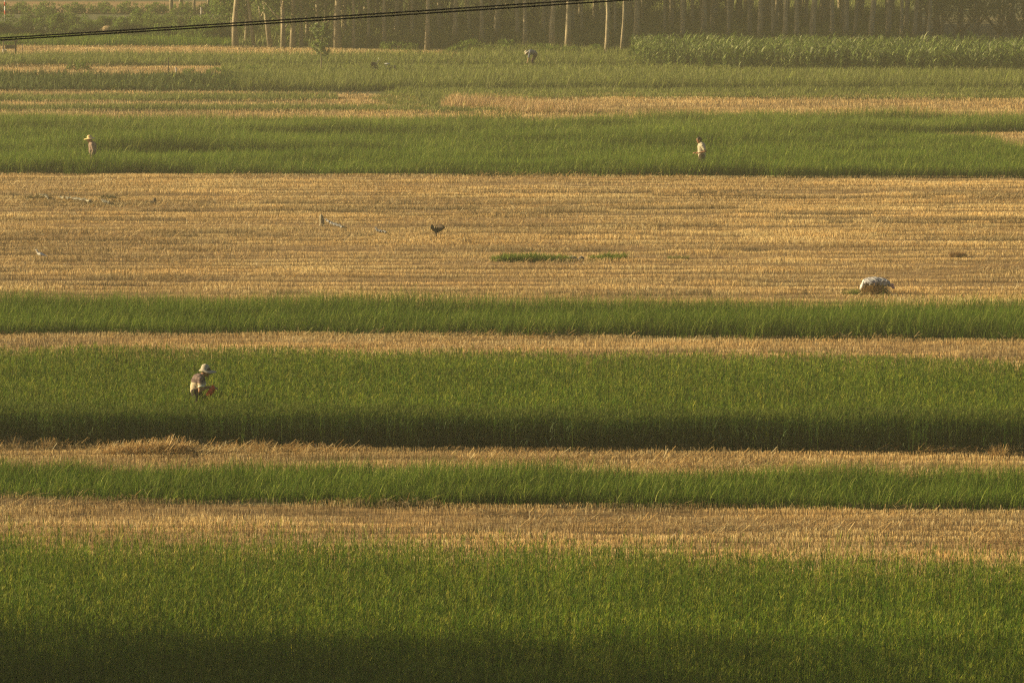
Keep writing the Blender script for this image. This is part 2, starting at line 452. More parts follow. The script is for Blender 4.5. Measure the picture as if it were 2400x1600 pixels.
# --- far fields
far_st = 80
J_near = [(u, v) for u, v in L11]
pgJ = poly([(UL, gv(262, .5)), (700, gv(268, .5)), (1180, gv(270, .5))], cut([(UL, 259), (700, 262), (1180, 266)]))
st(pgJ, 'thinnest far stubble line at left just behind the green crop strips', far_st, 20, 10, 0.16)
st(poly(cut([(UL, 250), (700, 252), (1000, 256)]), cut([(UL, 238), (600, 240), (790, 238), (850, 224), (960, 226), (1000, 252)])),
   'far tan stubble at left that widens towards the uncut wheat', far_st, 36, 10, 0.16)
pgJr = poly([(1180, gv(271, .5)), (1400, gv(272, .5)), (1800, gv(262, .5)), (2400, gv(266, .5)), (UR, gv(268, .5))],
            cut([(1030, 224), (1400, 224), (1800, 225), (2400, 228), (UR, 230)]))
st(pgJr, 'far pale stubble field at right beyond the green crop strips', far_st, 21, 8, 0.16)
leafy_crop('ripe_wheat', cut([(1030, 252), (1120, 258), (1190, 268), (1330, 270), (1420, 270), (1300, 252), (1180, 241), (1060, 238)]),
           'patch of uncut ripe orange wheat at the left end of the far pale stubble', 0.42, 170, 22, [(0.50, 0.36, 0.17), (0.60, 0.45, 0.24), (0.42, 0.28, 0.12)], (1, 1, 1), 0.2, 'wheat', 0.02, M_straw, 0.1)
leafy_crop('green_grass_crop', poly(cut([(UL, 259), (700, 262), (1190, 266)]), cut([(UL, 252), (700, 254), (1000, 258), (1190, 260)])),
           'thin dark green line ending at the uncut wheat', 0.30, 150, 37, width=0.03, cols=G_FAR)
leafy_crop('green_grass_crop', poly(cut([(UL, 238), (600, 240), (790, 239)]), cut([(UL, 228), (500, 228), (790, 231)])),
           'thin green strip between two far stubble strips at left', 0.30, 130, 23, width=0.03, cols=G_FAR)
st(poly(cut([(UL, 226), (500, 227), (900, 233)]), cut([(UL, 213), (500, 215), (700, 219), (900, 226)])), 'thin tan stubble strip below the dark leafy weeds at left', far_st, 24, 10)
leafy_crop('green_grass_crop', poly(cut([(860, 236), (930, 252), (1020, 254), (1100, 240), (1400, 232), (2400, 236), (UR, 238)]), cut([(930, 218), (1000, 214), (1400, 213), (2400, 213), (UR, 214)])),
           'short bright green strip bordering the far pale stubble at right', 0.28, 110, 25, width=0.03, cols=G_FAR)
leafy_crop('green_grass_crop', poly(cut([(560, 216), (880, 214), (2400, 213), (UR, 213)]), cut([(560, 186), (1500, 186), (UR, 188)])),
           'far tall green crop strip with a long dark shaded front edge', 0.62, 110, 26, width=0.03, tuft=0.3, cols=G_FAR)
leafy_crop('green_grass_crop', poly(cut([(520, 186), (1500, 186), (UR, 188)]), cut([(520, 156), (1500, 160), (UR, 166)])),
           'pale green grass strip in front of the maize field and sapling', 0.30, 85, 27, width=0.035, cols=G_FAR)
leafy_crop('weeds', poly(cut([(UL, 214), (520, 215), (640, 212)]), cut([(UL, 186), (520, 187), (640, 190)])),
           'dark broad-leaved weeds along the pale dirt path at left', 0.5, 80, 28, [(0.05, 0.085, 0.02), (0.09, 0.12, 0.035), (0.16, 0.18, 0.06)], (3, 3, 1), 0.9, 'weeds', 0.06)
pth = poly(cut([(UL, 185), (520, 186)]), cut([(UL, 176), (520, 178)]))
tag(ground_sheet('path', pth, 0.004, M_dirt), kind='structure')
st(poly(cut([(UL, 176), (520, 178)]), cut([(UL, 152), (400, 152), (520, 156)])), 'tan stubble patch between the dirt path and the far green strip at left', far_st, 29, 10)
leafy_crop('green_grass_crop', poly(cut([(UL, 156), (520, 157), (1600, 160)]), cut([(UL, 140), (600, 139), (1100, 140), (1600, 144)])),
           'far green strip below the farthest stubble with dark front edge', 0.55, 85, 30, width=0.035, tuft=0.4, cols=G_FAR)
st(poly(cut([(UL, 139), (600, 139), (1140, 141)]), cut([(UL, 106), (500, 110), (1000, 121), (1140, 124)])), 'farthest tan stubble strip at the foot of the wood', 60, 31, 10)
leafy_crop('green_grass_crop', poly(cut([(1100, 146), (1620, 152)]), cut([(1100, 122), (1620, 126)])),
           'rough green verge between the bending worker and the maize', 0.45, 80, 32, width=0.035, cols=G_FAR)
leafy_crop('weeds', poly(cut([(UL, 106), (560, 110)]), cut([(UL, 84), (560, 90)])),
           'strip of green weeds at the foot of the shrubs at left', 0.45, 60, 33, width=0.04, cat='weeds')
pgT = cut([(UL, 32), (560, 32), (560, 4), (UL, 4)])
ground_sheet('far_field', pgT, 0.0, M_strawsoil)
ground_sheet('forest_floor', cut([(300, 88), (560, 116), (1140, 122), (1620, 128), (UR, 130), (UR, 40), (300, 40)]), 0.0, M_wood)
# bare wedge at the right end of the green strips
st(WEDGE, 'bare tan wedge cutting into the green strips at the right edge', 110, 34, 12)

leafy_crop('undergrowth', cut([(560, 108), (1140, 116), (1620, 122), (2130, 124), (2130, 26), (560, 26)]),
           'dark leafy undergrowth between the trunks of the wood', 1.0, 34, 35, [(0.10, 0.13, 0.035), (0.17, 0.20, 0.06), (0.26, 0.28, 0.10)], (2, 2, 1), 1.2, 'undergrowth', 0.10, edge=.5)
# --- maize
def maize():
    V = Veg()
    pg = poly(cut([(1478, 160), (1700, 166), (2400, 172), (UR, 173)]), cut([(1478, 134), (2400, 138), (UR, 138)]))
    P = world_poly(pg)
    x, y = sample(pg, 9, 0.25, 40)
    n = len(x)
    h = 1.32 * (0.85 + 0.3 * fbm(x * .4, y * .4, 2) + rng.normal(0, 0.05, n))
    base = np.stack([x, y, np.zeros(n)], 1)
    c = pal(n, [(0.09, 0.14, 0.04), (0.13, 0.18, 0.06)], [1, 1])
    V.blades(base, h, np.full(n, 0.03), rng.uniform(0, 6.28, n), rng.normal(0, .04, n), rng.normal(0, .04, n), c, c, segs=1)
    for k in range(9):
        f = 0.12 + 0.1 * k
        b = base + np.stack([np.zeros(n), np.zeros(n), h * min(f, 1.0) * rng.uniform(0.85, 1.0, n)], 1)
        cc = pal(n, [(0.09, 0.14, 0.02), (0.15, 0.20, 0.04), (0.28, 0.32, 0.10), (0.40, 0.42, 0.20)], [3, 4, 1.8, 1.0])
        V.blades(b, rng.uniform(0.35, 0.65, n), rng.uniform(0.06, 0.09, n), rng.uniform(0, 6.28, n), rng.uniform(0.15, 0.6, n),
                 rng.uniform(0.9, 1.9, n), cc, cc, segs=3, tipw=0.15)
    o = V.build('maize_field', M_leaf)
    tag(o, 'tall broad-leaved maize standing before the dark wood at right', 'maize', kind='stuff')
maize()

# ------------------------------------------------------------------ trees
def tube(path, radii, sides=8):
    """tapering tube along a path -> verts, quads"""
    V, Q = [], []
    for i, (p, r) in enumerate(zip(path, radii)):
        p = Vector(p)
        a = Vector(path[min(i + 1, len(path) - 1)]) - Vector(path[max(i - 1, 0)])
        a.normalize()
        u = a.cross(Vector((0.3, 1, 0.1))).normalized(); w = a.cross(u)
        for k in range(sides):
            t = 2 * math.pi * k / sides
            V.append(tuple(p + u * (r * math.cos(t)) + w * (r * math.sin(t))))
    for i in range(len(path) - 1):
        for k in range(sides):
            a = i * sides + k; b = i * sides + (k + 1) % sides
            Q.append((a, b, b + sides, a + sides))
    return V, Q
class Tubes:
    def __init__(s): s.V = []; s.Q = []; s.caps = []
    def add(s, path, radii, sides=8):
        V, Q = tube(path, radii, sides)
        o = len(s.V); s.V += V; s.Q += [tuple(i + o for i in q) for q in Q]
        s.caps.append(tuple(o + i for i in range(sides))[::-1]); n = len(s.V); s.caps.append(tuple(n - sides + i for i in range(sides)))
    def mesh(s, name, mat):
        me = bpy.data.meshes.new(name); me.from_pydata(s.V, [], s.Q + s.caps); me.update()
        me.polygons.foreach_set('use_smooth', np.ones(len(me.polygons), bool))
        me.materials.append(mat); return me
    def build(s, name, mat, parent=None): return link(bpy.data.objects.new(name, s.mesh(name, mat)), parent)

def leaf_cloud(V, centres, radii, per, size, cols, wts, flat=0.8):
    """leaves through the volume of several clumps"""
    for c, r in zip(centres, radii):
        n = int(per * (r / 0.6) ** 2)
        d = rng.normal(0, 1, (n, 3)); d /= np.linalg.norm(d, axis=1)[:, None]
        rad = r * rng.uniform(0.35, 1.0, n) ** 0.6
        p = np.array(c) + d * rad[:, None] * np.array([1, 1, flat])
        col = pal(n, cols, wts, 0.15) * rng.uniform(0.75, 1.25)
        V.blades(p, rng.uniform(0.7, 1.3, n) * size, np.full(n, size * 0.6), rng.uniform(0, 6.28, n), rng.uniform(0.2, 2.4, n),
                 rng.uniform(-0.5, 0.9, n), col, col, segs=1, tipw=0.35)
G_TREE = [(0.06, 0.11, 0.02), (0.10, 0.16, 0.028), (0.15, 0.21, 0.04), (0.22, 0.26, 0.07)]

def tree_data(kind, height, r0, crown_lo, crown_r, lean, nlimb=9, leaf=0.27, per=20, bark=None):
    """returns trunk mesh and crown mesh"""
    T = Tubes()
    lx, ly = lean
    segs = 8
    wob = [(random.gauss(0, .04), random.gauss(0, .04)) for _ in range(segs + 1)]
    path = [(lx * height * (i / segs) + wob[i][0] * (i > 0), ly * height * (i / segs) + wob[i][1] * (i > 0), height * i / segs) for i in range(segs + 1)]
    path[0] = (0, 0, -0.15)
    rad = [r0 * (1.25 if i == 0 else 1 - 0.85 * i / segs) for i in range(segs + 1)]
    T.add(path, rad, 9)
    cs, rs = [], []
    for k in range(nlimb):
        t = crown_lo + (0.95 - crown_lo) * (k + random.random() * 0.6) / nlimb
        i = t * segs; i0 = min(int(i), segs - 1); f = i - i0
        p = Vector(path[i0]).lerp(Vector(path[i0 + 1]), f)
        a = random.uniform(0, 6.28); L = crown_r * random.uniform(0.7, 1.1) * (1.1 - 0.6 * abs(t - 0.5))
        q = p + Vector((math.cos(a) * L * .55, math.sin(a) * L * .55, L * .45)); e = p + Vector((math.cos(a) * L, math.sin(a) * L, L * .85))
        rr = r0 * (1 - t) * 0.45 + 0.015
        T.add([p, q, e], [rr, rr * .65, rr * .25], 5)
        for c in (q, e, e.lerp(q, .4) + Vector((random.gauss(0, .4), random.gauss(0, .4), random.gauss(0, .3)))):
            cs.append(c); rs.append(crown_r * random.uniform(0.28, 0.46))
    V = Veg()
    leaf_cloud(V, cs, rs, per, leaf, G_TREE, [2, 3, 3, 1])
    cm = np_mesh('crown', np.concatenate(V.v), np.concatenate(V.q), np.concatenate(V.c)); cm.materials.append(M_crown)
    return T.mesh('trunk', bark or M_bark), cm

def plant_tree(data, loc, rz, sc, name, label, group=None, cat='tree'):
    t = empty(name, loc, rz); t.scale = (sc, sc, sc)
    tag(t, label, cat, group)
    link(bpy.data.objects.new('trunk', data[0]), t)
    link(bpy.data.objects.new('crown', data[1]), t)
    return t

wood_kinds = [tree_data('a', 13, 0.17, 0.36, 2.3, (0.0, 0)), tree_data('b', 14, 0.20, 0.40, 2.5, (0.012, .01)),
              tree_data('c', 12, 0.13, 0.34, 2.0, (-0.02, .0)), tree_data('d', 14, 0.23, 0.38, 2.7, (0.02, 0)),
              tree_data('e', 12, 0.15, 0.40, 2.2, (0.05, 0))]
dark_kinds = [(bpy.data.meshes.new('x'), k[1]) for k in wood_kinds[:0]]
lean_kind = tree_data('l', 13, 0.15, 0.38, 2.2, (-0.13, 0))
leafy_kind = tree_data('f', 10, 0.14, 0.09, 2.2, (0.0, 0), 20, 0.17, 125)
edge_kind = tree_data('h', 10, 0.14, 0.09, 2.6, (0.0, 0), 16, 0.20, 30)
leafy_kind2 = tree_data('g', 8, 0.11, 0.06, 2.0, (0.02, 0), 20, 0.17, 125)

GW = 'trees of the wood along the top of the fields'
front = [  # u at base, row of base, kind, scale, words
 (552, 110, 3, .85, 'thick straight tree with pale lit side at the left end of the wood'),
 (596, 110, 'l', .8, 'pale slender tree leaning left, second from the left end of the wood'),
 (634, 111, 'l', 1.05, 'stout pale tree leaning left behind the orange stubble near the sapling'),
 (686, 112, 1, .85, None), (706, 111, 2, .9, None), (791, 114, 3, 1.05, 'thickest pale trunk standing just right of the sapling'),
 (829, 114, 2, .8, None), (864, 112, 2, .8, None), (901, 113, 0, .8, None), (1001, 118, 1, .8, None), (1231, 118, 0, .9, None),
 (1213, 112, 0, .9, None), (1274, 108, 2, .9, None), (1295, 120, 3, .85, None), (1330, 122, 1, .9, None), (1363, 106, 2, .9, None),
 (1422, 132, 1, .72, 'broad grey trunk just left of the maize'), (1441, 112, 2, .8, None), (1456, 128, 4, .7, None), (1490, 118, 1, 1, None),
 (1557, 108, 2, .8, None), (1600, 118, 0, 1, None), (1648, 114, 1, 1, None), (1706, 118, 2, 1, None), (1757, 112, 0, 1, None),
 (1780, 120, 1, 1, None), (1810, 120, 2, 1, None), (1838, 122, 1, .9, None), (1867, 122, 0, 1, None), (1905, 122, 3, .95, 'broad reddish-lit trunk rising behind the middle of the maize'),
 (1950, 120, 0, 1, None), (1980, 120, 1, 1, None), (2000, 118, 4, .9, None), (2043, 122, 3, .9, None), (2080, 118, 1, 1, None), (2112, 120, 2, 1, None),
 (2140, 120, 4, 1.0, None), (2172, 122, 4, .9, None), (745, 108, 0, .8, None), (1066, 112, 1, .9, None), (1098, 108, 2, .9, None), (1130, 114, 0, .9, None), (1165, 108, 3, .8, None),
 (928, 106, 1, .8, None), (966, 108, 2, .9, None), (1030, 104, 0, .9, None)]
used = []
for (u, v, k, s, words) in front:
    p = at(u, v)
    d = lean_kind if k == 'l' else wood_kinds[k]
    rz = 0 if k in ('l', 4) else random.uniform(-.4, .4)
    plant_tree(d, (p.x, p.y, 0), rz, s, 'wood_tree', words or 'tall bare-trunked tree in the front of the dark wood', GW)
    used.append((p.x, p.y))
# leafy trees with low foliage at the left half of the wood
for i, (u, v) in enumerate([(530, 84), (578, 104), (612, 94), (664, 113), (690, 75), (720, 103), (735, 86), (765, 94), (830, 66), (900, 56), (880, 100), (960, 84), (1060, 92), (1150, 78), (1260, 88), (1350, 70), (1480, 84), (1560, 64), (1660, 74)]):
    p = at(u, v)
    plant_tree(leafy_kind if i % 2 else leafy_kind2, (p.x, p.y, 0), random.uniform(0, 6), random.uniform(.8, 1.15), 'leafy_tree',
               'sunlit leafy tree with foliage hanging low in the left part of the wood', 'low leafy trees in the left of the wood')
    used.append((p.x, p.y))
# rows behind
cnt = 0; tries = 0
while cnt < 135 and tries < 6000:
    tries += 1
    u = random.uniform(540, 2750); v = random.uniform(48, 104)
    p = at(u, v)
    if any((p.x - a) ** 2 + (p.y - b) ** 2 < 2.0 ** 2 for a, b in used): continue
    used.append((p.x, p.y)); cnt += 1
    plant_tree(random.choice(wood_kinds), (p.x, p.y, 0), random.uniform(-.5, .5), random.uniform(.75, 1.15), 'wood_tree',
               'tree standing deep inside the dark wood', GW)
for i, u in enumerate((402, 424, 455, 490)):
    p = at(u, 34 - i % 2 * 3)
    plant_tree(wood_kinds[i % 3], (p.x, p.y, 0), 0, .8, 'wood_tree', 'brown trunk standing apart beyond the shrubs, %s' % ('leftmost of four', 'second of four from the left', 'third of four from the left', 'rightmost of four')[i], GW)
# branchy orchard trees right of the wood
def branchy(seed, h=4.2):
    random.seed(seed)
    T = Tubes(); cs = []; rs = []
    T.add([(0, 0, -.1), (.02, 0, .5), (.05, 0, 1.0)], [.14, .11, .10], 8)
    for k in range(6):
        a = k * 1.05 + random.random() * .5; L = random.uniform(1.1, 1.8)
        e1 = (math.cos(a) * L * .6, math.sin(a) * L * .6, 1.0 + L * .6); e2 = (math.cos(a) * L * 1.1, math.sin(a) * L * 1.1, 1.1 + L * 1.3)
        T.add([(.05, 0, .9), e1, e2], [.07, .045, .02], 6)
        for q in (e1, e2):
            for z in range(3):
                c = (q[0] + random.gauss(0, .4), q[1] + random.gauss(0, .4), q[2] + .4 + random.gauss(0, .35)); cs.append(c); rs.append(random.uniform(.45, .8))
    V = Veg(); leaf_cloud(V, cs, rs, 60, .12, [(0.05, 0.085, 0.02), (0.08, 0.11, 0.03)], [1, 1])
    cm = np_mesh('crown', np.concatenate(V.v), np.concatenate(V.q), np.concatenate(V.c)); cm.materials.append(M_crown)
    return T.mesh('trunk', M_darkbark), cm
bk = [branchy(3), branchy(4)]
for i, (u, v, s) in enumerate([(2248, 116, .95), (2342, 116, 1.05), (2388, 122, .9), (2290, 96, 1.0), (2440, 112, 1.1), (2200, 100, 1.0), (2500, 100, 1.2)]):
    p = at(u, v)
    plant_tree(bk[i % 2], (p.x, p.y, 0), i * 1.3, s, 'branching_tree', 'low dark tree with forking branches behind the maize at right', 'low forking trees behind the right end of the maize')
random.seed(21)
# off-frame trees at left that shade the lower edge of the near crop
for i, (x, y) in enumerate((a, b - 3.9) for a, b in [(-19.5, 62.4), (-22.5, 60.0), (-25, 62.9), (-29, 61.6), (-33, 63.0), (-20.5, 57.2), (-27, 57.8), (-32, 58.8), (-38, 62.0), (-24, 54.5), (-31, 54.5)]):
    plant_tree(edge_kind if y > 57.2 else leafy_kind, (x, y + (.9 if y > 57.2 else -.5), 0), i * .9, 1.1 + .12 * (i % 3), 'leafy_tree', 'leafy tree beside the near crop outside the left edge', 'trees beside the near crop')

for i, (x, y) in enumerate([(-21, 58.6), (-28.5, 60.6), (-24.5, 60.4)]):
    plant_tree(wood_kinds[i], (x, y, 0), i * 1.9, .72, 'wood_tree', 'thin tall tree beside the near crop outside the left edge', 'trees beside the near crop')
# shrubs
def shrub_data(r, hgt, seed, cols=None, size=.14, per=330):
    random.seed(seed)
    T = Tubes(); cs = []; rs = []
    for k in range(7):
        a = random.uniform(0, 6.28); L = random.uniform(.3, .95) * r; z = random.uniform(.35, .8) * hgt
        T.add([(0, 0, -.05), (math.cos(a) * L * .4, math.sin(a) * L * .4, z * .6), (math.cos(a) * L, math.sin(a) * L, z)], [.03, .02, .01], 5)
    for k in range(26):
        a = random.uniform(0, 6.28); L = r * math.sqrt(random.random())
        z = hgt * (0.15 + 0.72 * random.random() * (1 - (L / r) ** 2 * .6)); cs.append((math.cos(a) * L, math.sin(a) * L, z)); rs.append(random.uniform(.2, .38) * min(r, hgt))
    V = Veg(); leaf_cloud(V, cs, rs, per, size, cols or [(0.09, 0.15, 0.02), (0.13, 0.20, 0.03), (0.20, 0.25, 0.05)], [2, 3, 2])
    cm = np_mesh('foliage', np.concatenate(V.v), np.concatenate(V.q), np.concatenate(V.c)); cm.materials.append(M_crown)
    return T.mesh('stem', M_darkbark), cm
def shrub(data, p, rz, sc, name, label, group=None, cat='shrub'):
    t = empty(name, p, rz); t.scale = sc; tag(t, label, cat, group)
    link(bpy.data.objects.new('stem', data[0]), t); link(bpy.data.objects.new('foliage', data[1]), t)
sk = [shrub_data(1.3, 1.8, 5), shrub_data(1.5, 1.9, 6), shrub_data(1.1, 1.5, 7)]
for i, (u, v, s) in enumerate([(-40, 92, 1), (25, 90, 1.0), (62, 88, .8), (135, 90, 1.05), (185, 90, 1.0), (240, 70, .9), (292, 90, .95), (345, 90, 1.0), (400, 94, .95), (450, 98, 1.0), (500, 100, .95), (540, 96, .9),
                               (-90, 90, 1), (90, 62, .8), (160, 62, .8), (325, 68, .9), (420, 72, .9), (480, 76, .9), (590, 100, .7), (650, 100, .6)]):
    p = at(u, v)
    shrub(sk[i % 3], (p.x, p.y, 0), i * .8, (s, s, s * random.uniform(.85, 1.1)), 'shrub', 'rounded green shrub in the hedge at top left', 'rounded shrubs of the hedge at top left')
# low bushes and saplings along the foot of the wood
ub = [shrub_data(.7, .8, 8, None, .12, 300), shrub_data(.9, .6, 9, None, .12, 300)]
for i, (u, v, s) in enumerate([(905, 116, .7), (930, 117, .9), (960, 120, .7), (1075, 126, .9), (1105, 126, 1.2), (1150, 127, .9), (1190, 126, 1.2), (1215, 128, .8), (1260, 127, .9), (1300, 130, 1.1), (1345, 132, .8), (1385, 132, .9), (1400, 126, .8),
                               (820, 112, .8), (780, 108, .8), (720, 108, .8), (870, 108, 1.), (1000, 108, 1.), (1060, 104, 1.3), (1120, 102, 1.3), (1180, 100, 1.3), (1240, 100, 1.3), (1300, 104, 1.3), (1350, 108, 1.2)]):
    p = at(u, v)
    shrub(ub[i % 2], (p.x, p.y, 0), i * 1.1, (s, s, s), 'bush', 'low bush at the foot of the wood', 'low bushes along the foot of the wood', 'bush')
# weeds standing out of the far fields
for i, (u, v, s, w) in enumerate([(180, 166, .75, 'dark green bush standing in the tan stubble patch at left'), (510, 178, .7, 'small weed bush beside the end of the concrete channel'), (445, 176, .5, 'smallest weed bush above the concrete channel'),
                                  (125, 150, .6, 'small dark bush at the left edge of the far green strip'), (590, 170, .55, 'weed bush in the grass left of the sapling')]):
    p = at(u, v)
    shrub(ub[1], (p.x, p.y, 0), i, (s, s, s * 1.3), 'weed_bush', w, None, 'bush')
# dark foliage and row of trees beyond the far field (top left) and lit bushes past the wood
for i in range(22):
    u = -80 + i * 32; p = at(u, 31 + (i % 3))
    shrub(ub[i % 2], (p.x, p.y, 0), i, (1.1, 1, 1.2), 'field_bush', 'dark low bush in the row before the far tan field', 'dark bushes in the row before the far field', 'bush')
for i in range(15):
    p = at(-120 + i * 48, 0)
    shrub(sk[i % 3], (p.x, p.y + 6, 0), i, (1.3, 1.3, 1.4), 'far_tree', 'hazy dark tree at the far side of the tan field', 'hazy trees beyond the far field', 'tree')
for i in range(26):
    u = 700 + i * 62 + random.uniform(-20, 20); p = at(u, 22 + random.uniform(-6, 8))
    s = random.uniform(.8, 1.5)
    shrub(sk[i % 3], (p.x, p.y, 0), i, (s, s, s), 'far_shrub', 'sunlit green shrub glimpsed through gaps in the wood', 'lit shrubs behind the wood', 'shrub')

# sapling
def sapling():
    p = at(752, 172)
    t = empty('sapling', p); tag(t, 'young broadleaf sapling with thin pale trunk standing alone in the grass', 'tree')
    random.seed(12)
    T = Tubes(); T.add([(0, 0, -.1), (.03, 0, .6), (.0, 0, 1.3), (.05, 0, 2.0), (.06, 0, 2.6)], [.035, .03, .025, .018, .008], 7)
    cs = []
    for k in range(13):
        z = .85 + k * .13; a = k * 2.4; L = random.uniform(.35, .7) * (1.05 - .35 * abs(z - 1.5))
        e = Vector((math.cos(a) * L, math.sin(a) * L, z + L * .8)); T.add([(.02, 0, z), e * .6 + Vector((0, 0, z * .4)), e], [.012, .008, .004], 5)
        for f in np.linspace(.3, 1.1, 7): cs.append(Vector((.02, 0, z)).lerp(e, f))
    T.build('trunk', M_bark, t)
    V = Veg()
    c = np.array([list(q) for q in cs]); c = np.repeat(c, 16, 0); n = len(c); c = c + rng.normal(0, .06, (n, 3))
    col = pal(n, [(0.10, 0.17, 0.03), (0.20, 0.27, 0.06), (0.42, 0.45, 0.25)], [2, 3, 1.6])
    V.blades(c, rng.uniform(.10, .17, n), rng.uniform(.09, .13, n), rng.uniform(0, 6.28, n), rng.uniform(.4, 2.2, n), rng.uniform(0, .6, n), col, col, segs=2, tipw=.2)
    V.build('crown', M_crown, t)
sapling()

# ------------------------------------------------------------------ small solid helper
def box(bm, c, s, rot=None, bev=0.0):
    r = bmesh.ops.create_cube(bm, size=1.0)
    M = Matrix.Translation(Vector(c)) @ (rot.to_matrix().to_4x4() if rot else Matrix.Identity(4)) @ Matrix.Diagonal((*s, 1))
    bmesh.ops.transform(bm, matrix=M, verts=r['verts'])
    if bev > 0:
        ed = list({e for v in r['verts'] for e in v.link_edges})
        bmesh.ops.bevel(bm, geom=ed, offset=bev, segments=2, affect='EDGES')
def bm_obj(name, bm, mat, parent=None, smooth=False):
    me = bpy.data.meshes.new(name); bm.to_mesh(me); bm.free(); me.materials.append(mat)
    if smooth: me.polygons.foreach_set('use_smooth', np.ones(len(me.polygons), bool))
    return link(bpy.data.objects.new(name, me), parent)
def ring_mesh(name, rings, mat, parent=None, cap=True):
    """loft of closed rings (lists of points)"""
    V = [tuple(p) for r in rings for p in r]; k = len(rings[0]); Fc = []
    for i in range(len(rings) - 1):
        for j in range(k):
            a = i * k + j; b = i * k + (j + 1) % k; Fc.append((a, b, b + k, a + k))
    if cap: Fc.append(tuple(range(k))[::-1]); Fc.append(tuple(range(len(V) - k, len(V))))
    me = bpy.data.meshes.new(name); me.from_pydata(V, [], Fc); me.update()
    me.polygons.foreach_set('use_smooth', np.ones(len(me.polygons), bool)); me.materials.append(mat)
    return link(bpy.data.objects.new(name, me), parent)

# power lines
def wire(v_pts, dist, label):
    # points of the frame at a fixed distance from the camera plane
    us = np.array([p[0] for p in v_pts], float); vsn = np.array([p[1] for p in v_pts], float)
    co = np.polyfit(us, vsn, 2)
    path = []
    for u in np.linspace(-1500, 3400, 60):
        v = np.polyval(co, u)
        path.append(((u - 1200) / F * dist, dist * (cP + (800 - v) / F * sP), H + dist * (-sP + (800 - v) / F * cP)))
    T = Tubes(); T.add(path, [0.0078] * len(path), 6)
    tag(T.build('power_line', M_wire), label, 'wire', 'pair of overhead wires')
wire([(0, 90), (300, 70), (600, 51.5), (900, 32), (1200, 11.5)], 40.0, 'upper of the two thin black overhead wires crossing the top left')
wire([(0, 94.5), (300, 76), (600, 57.5), (900, 38.5), (1200, 18.5)], 40.0, 'lower of the two thin black overhead wires crossing the top left')

# ------------------------------------------------------------------ people
def cap_bm(bm, p, q, r1, r2):
    p = Vector(p); q = Vector(q); d = q - p; L = d.length
    for c, r in ((p, r1), (q, r2)):
        bmesh.ops.create_icosphere(bm, subdivisions=3, radius=r, matrix=Matrix.Translation(c))
    if L > 1e-4:
        rot = d.to_track_quat('Z', 'Y').to_matrix().to_4x4()
        bmesh.ops.create_cone(bm, cap_ends=True, segments=20, radius1=r1, radius2=r2, depth=L, matrix=Matrix.Translation((p + q) / 2) @ rot)
def ell_bm(bm, c, s, rot=None):
    M = Matrix.Translation(Vector(c)) @ (rot.to_matrix().to_4x4() if rot else Matrix.Identity(4)) @ Matrix.Diagonal((*s, 1))
    bmesh.ops.create_icosphere(bm, subdivisions=3, radius=1.0, matrix=M)
def fuse(name, bm, mat, parent, voxel=0.008, smooth=4, fold=0.0):
    me = bpy.data.meshes.new(name); bm.to_mesh(me); bm.free()
    o = bpy.data.objects.new(name + '_raw', me); scene.collection.objects.link(o)
    md = o.modifiers.new('r', 'REMESH'); md.mode = 'VOXEL'; md.voxel_size = voxel; md.use_smooth_shade = True
    sm = o.modifiers.new('s', 'SMOOTH'); sm.factor = 0.5; sm.iterations = smooth
    dg = bpy.context.evaluated_depsgraph_get(); dg.update()
    m2 = bpy.data.meshes.new_from_object(o.evaluated_get(dg))
    bpy.data.objects.remove(o); bpy.data.meshes.remove(me)
    m2.name = name; m2.materials.clear(); m2.materials.append(mat)
    if fold > 0:
        n = len(m2.vertices); co = np.empty(n * 3, np.float32); m2.vertices.foreach_get('co', co); co = co.reshape(-1, 3)
        no = np.empty(n * 3, np.float32); m2.vertices.foreach_get('normal', no); no = no.reshape(-1, 3)
        f = fbm((co[:, 0] + co[:, 1]) * 14, co[:, 2] * 22 + co[:, 0] * 12, 4, 2) - .5
        co += no * (f * fold)[:, None]
        m2.vertices.foreach_set('co', co.ravel())
    m2.polygons.foreach_set('use_smooth', np.ones(len(m2.polygons), bool))
    return link(bpy.data.objects.new(name, m2), parent)
def hand(bm, wrist, direction, palm_n, curl=0.7, side=1):
    """palm, four fingers and a thumb, curled"""
    d = Vector(direction).normalized(); n = Vector(palm_n).normalized(); s = d.cross(n).normalized() * side
    w = Vector(wrist); kn = w + d * .085
    cap_bm(bm, w + s * .018, kn + s * .026, .02, .013); cap_bm(bm, w - s * .014, kn - s * .026, .019, .013); cap_bm(bm, w, kn, .02, .014)
    for i, (o, L) in enumerate(((.031, .072), (.011, .08), (-.010, .075), (-.030, .058))):
        a = kn + s * o; dd = d.copy()
        for j in range(3):
            dd = (dd + n * curl * (.5 + .15 * i * .5)).normalized(); b = a + dd * L * (.45, .32, .23)[j]
            cap_bm(bm, a, b, .0095 - j * .0008, .0088 - j * .0008); a = b
    a = w + d * .022 + s * .026; b = a + (d * .6 + s * .8 + n * .3).normalized() * .038; c = b + (d * .85 + s * .1 + n * .5).normalized() * .03
    cap_bm(bm, a, b, .013, .011); cap_bm(bm, b, c, .0105, .009)
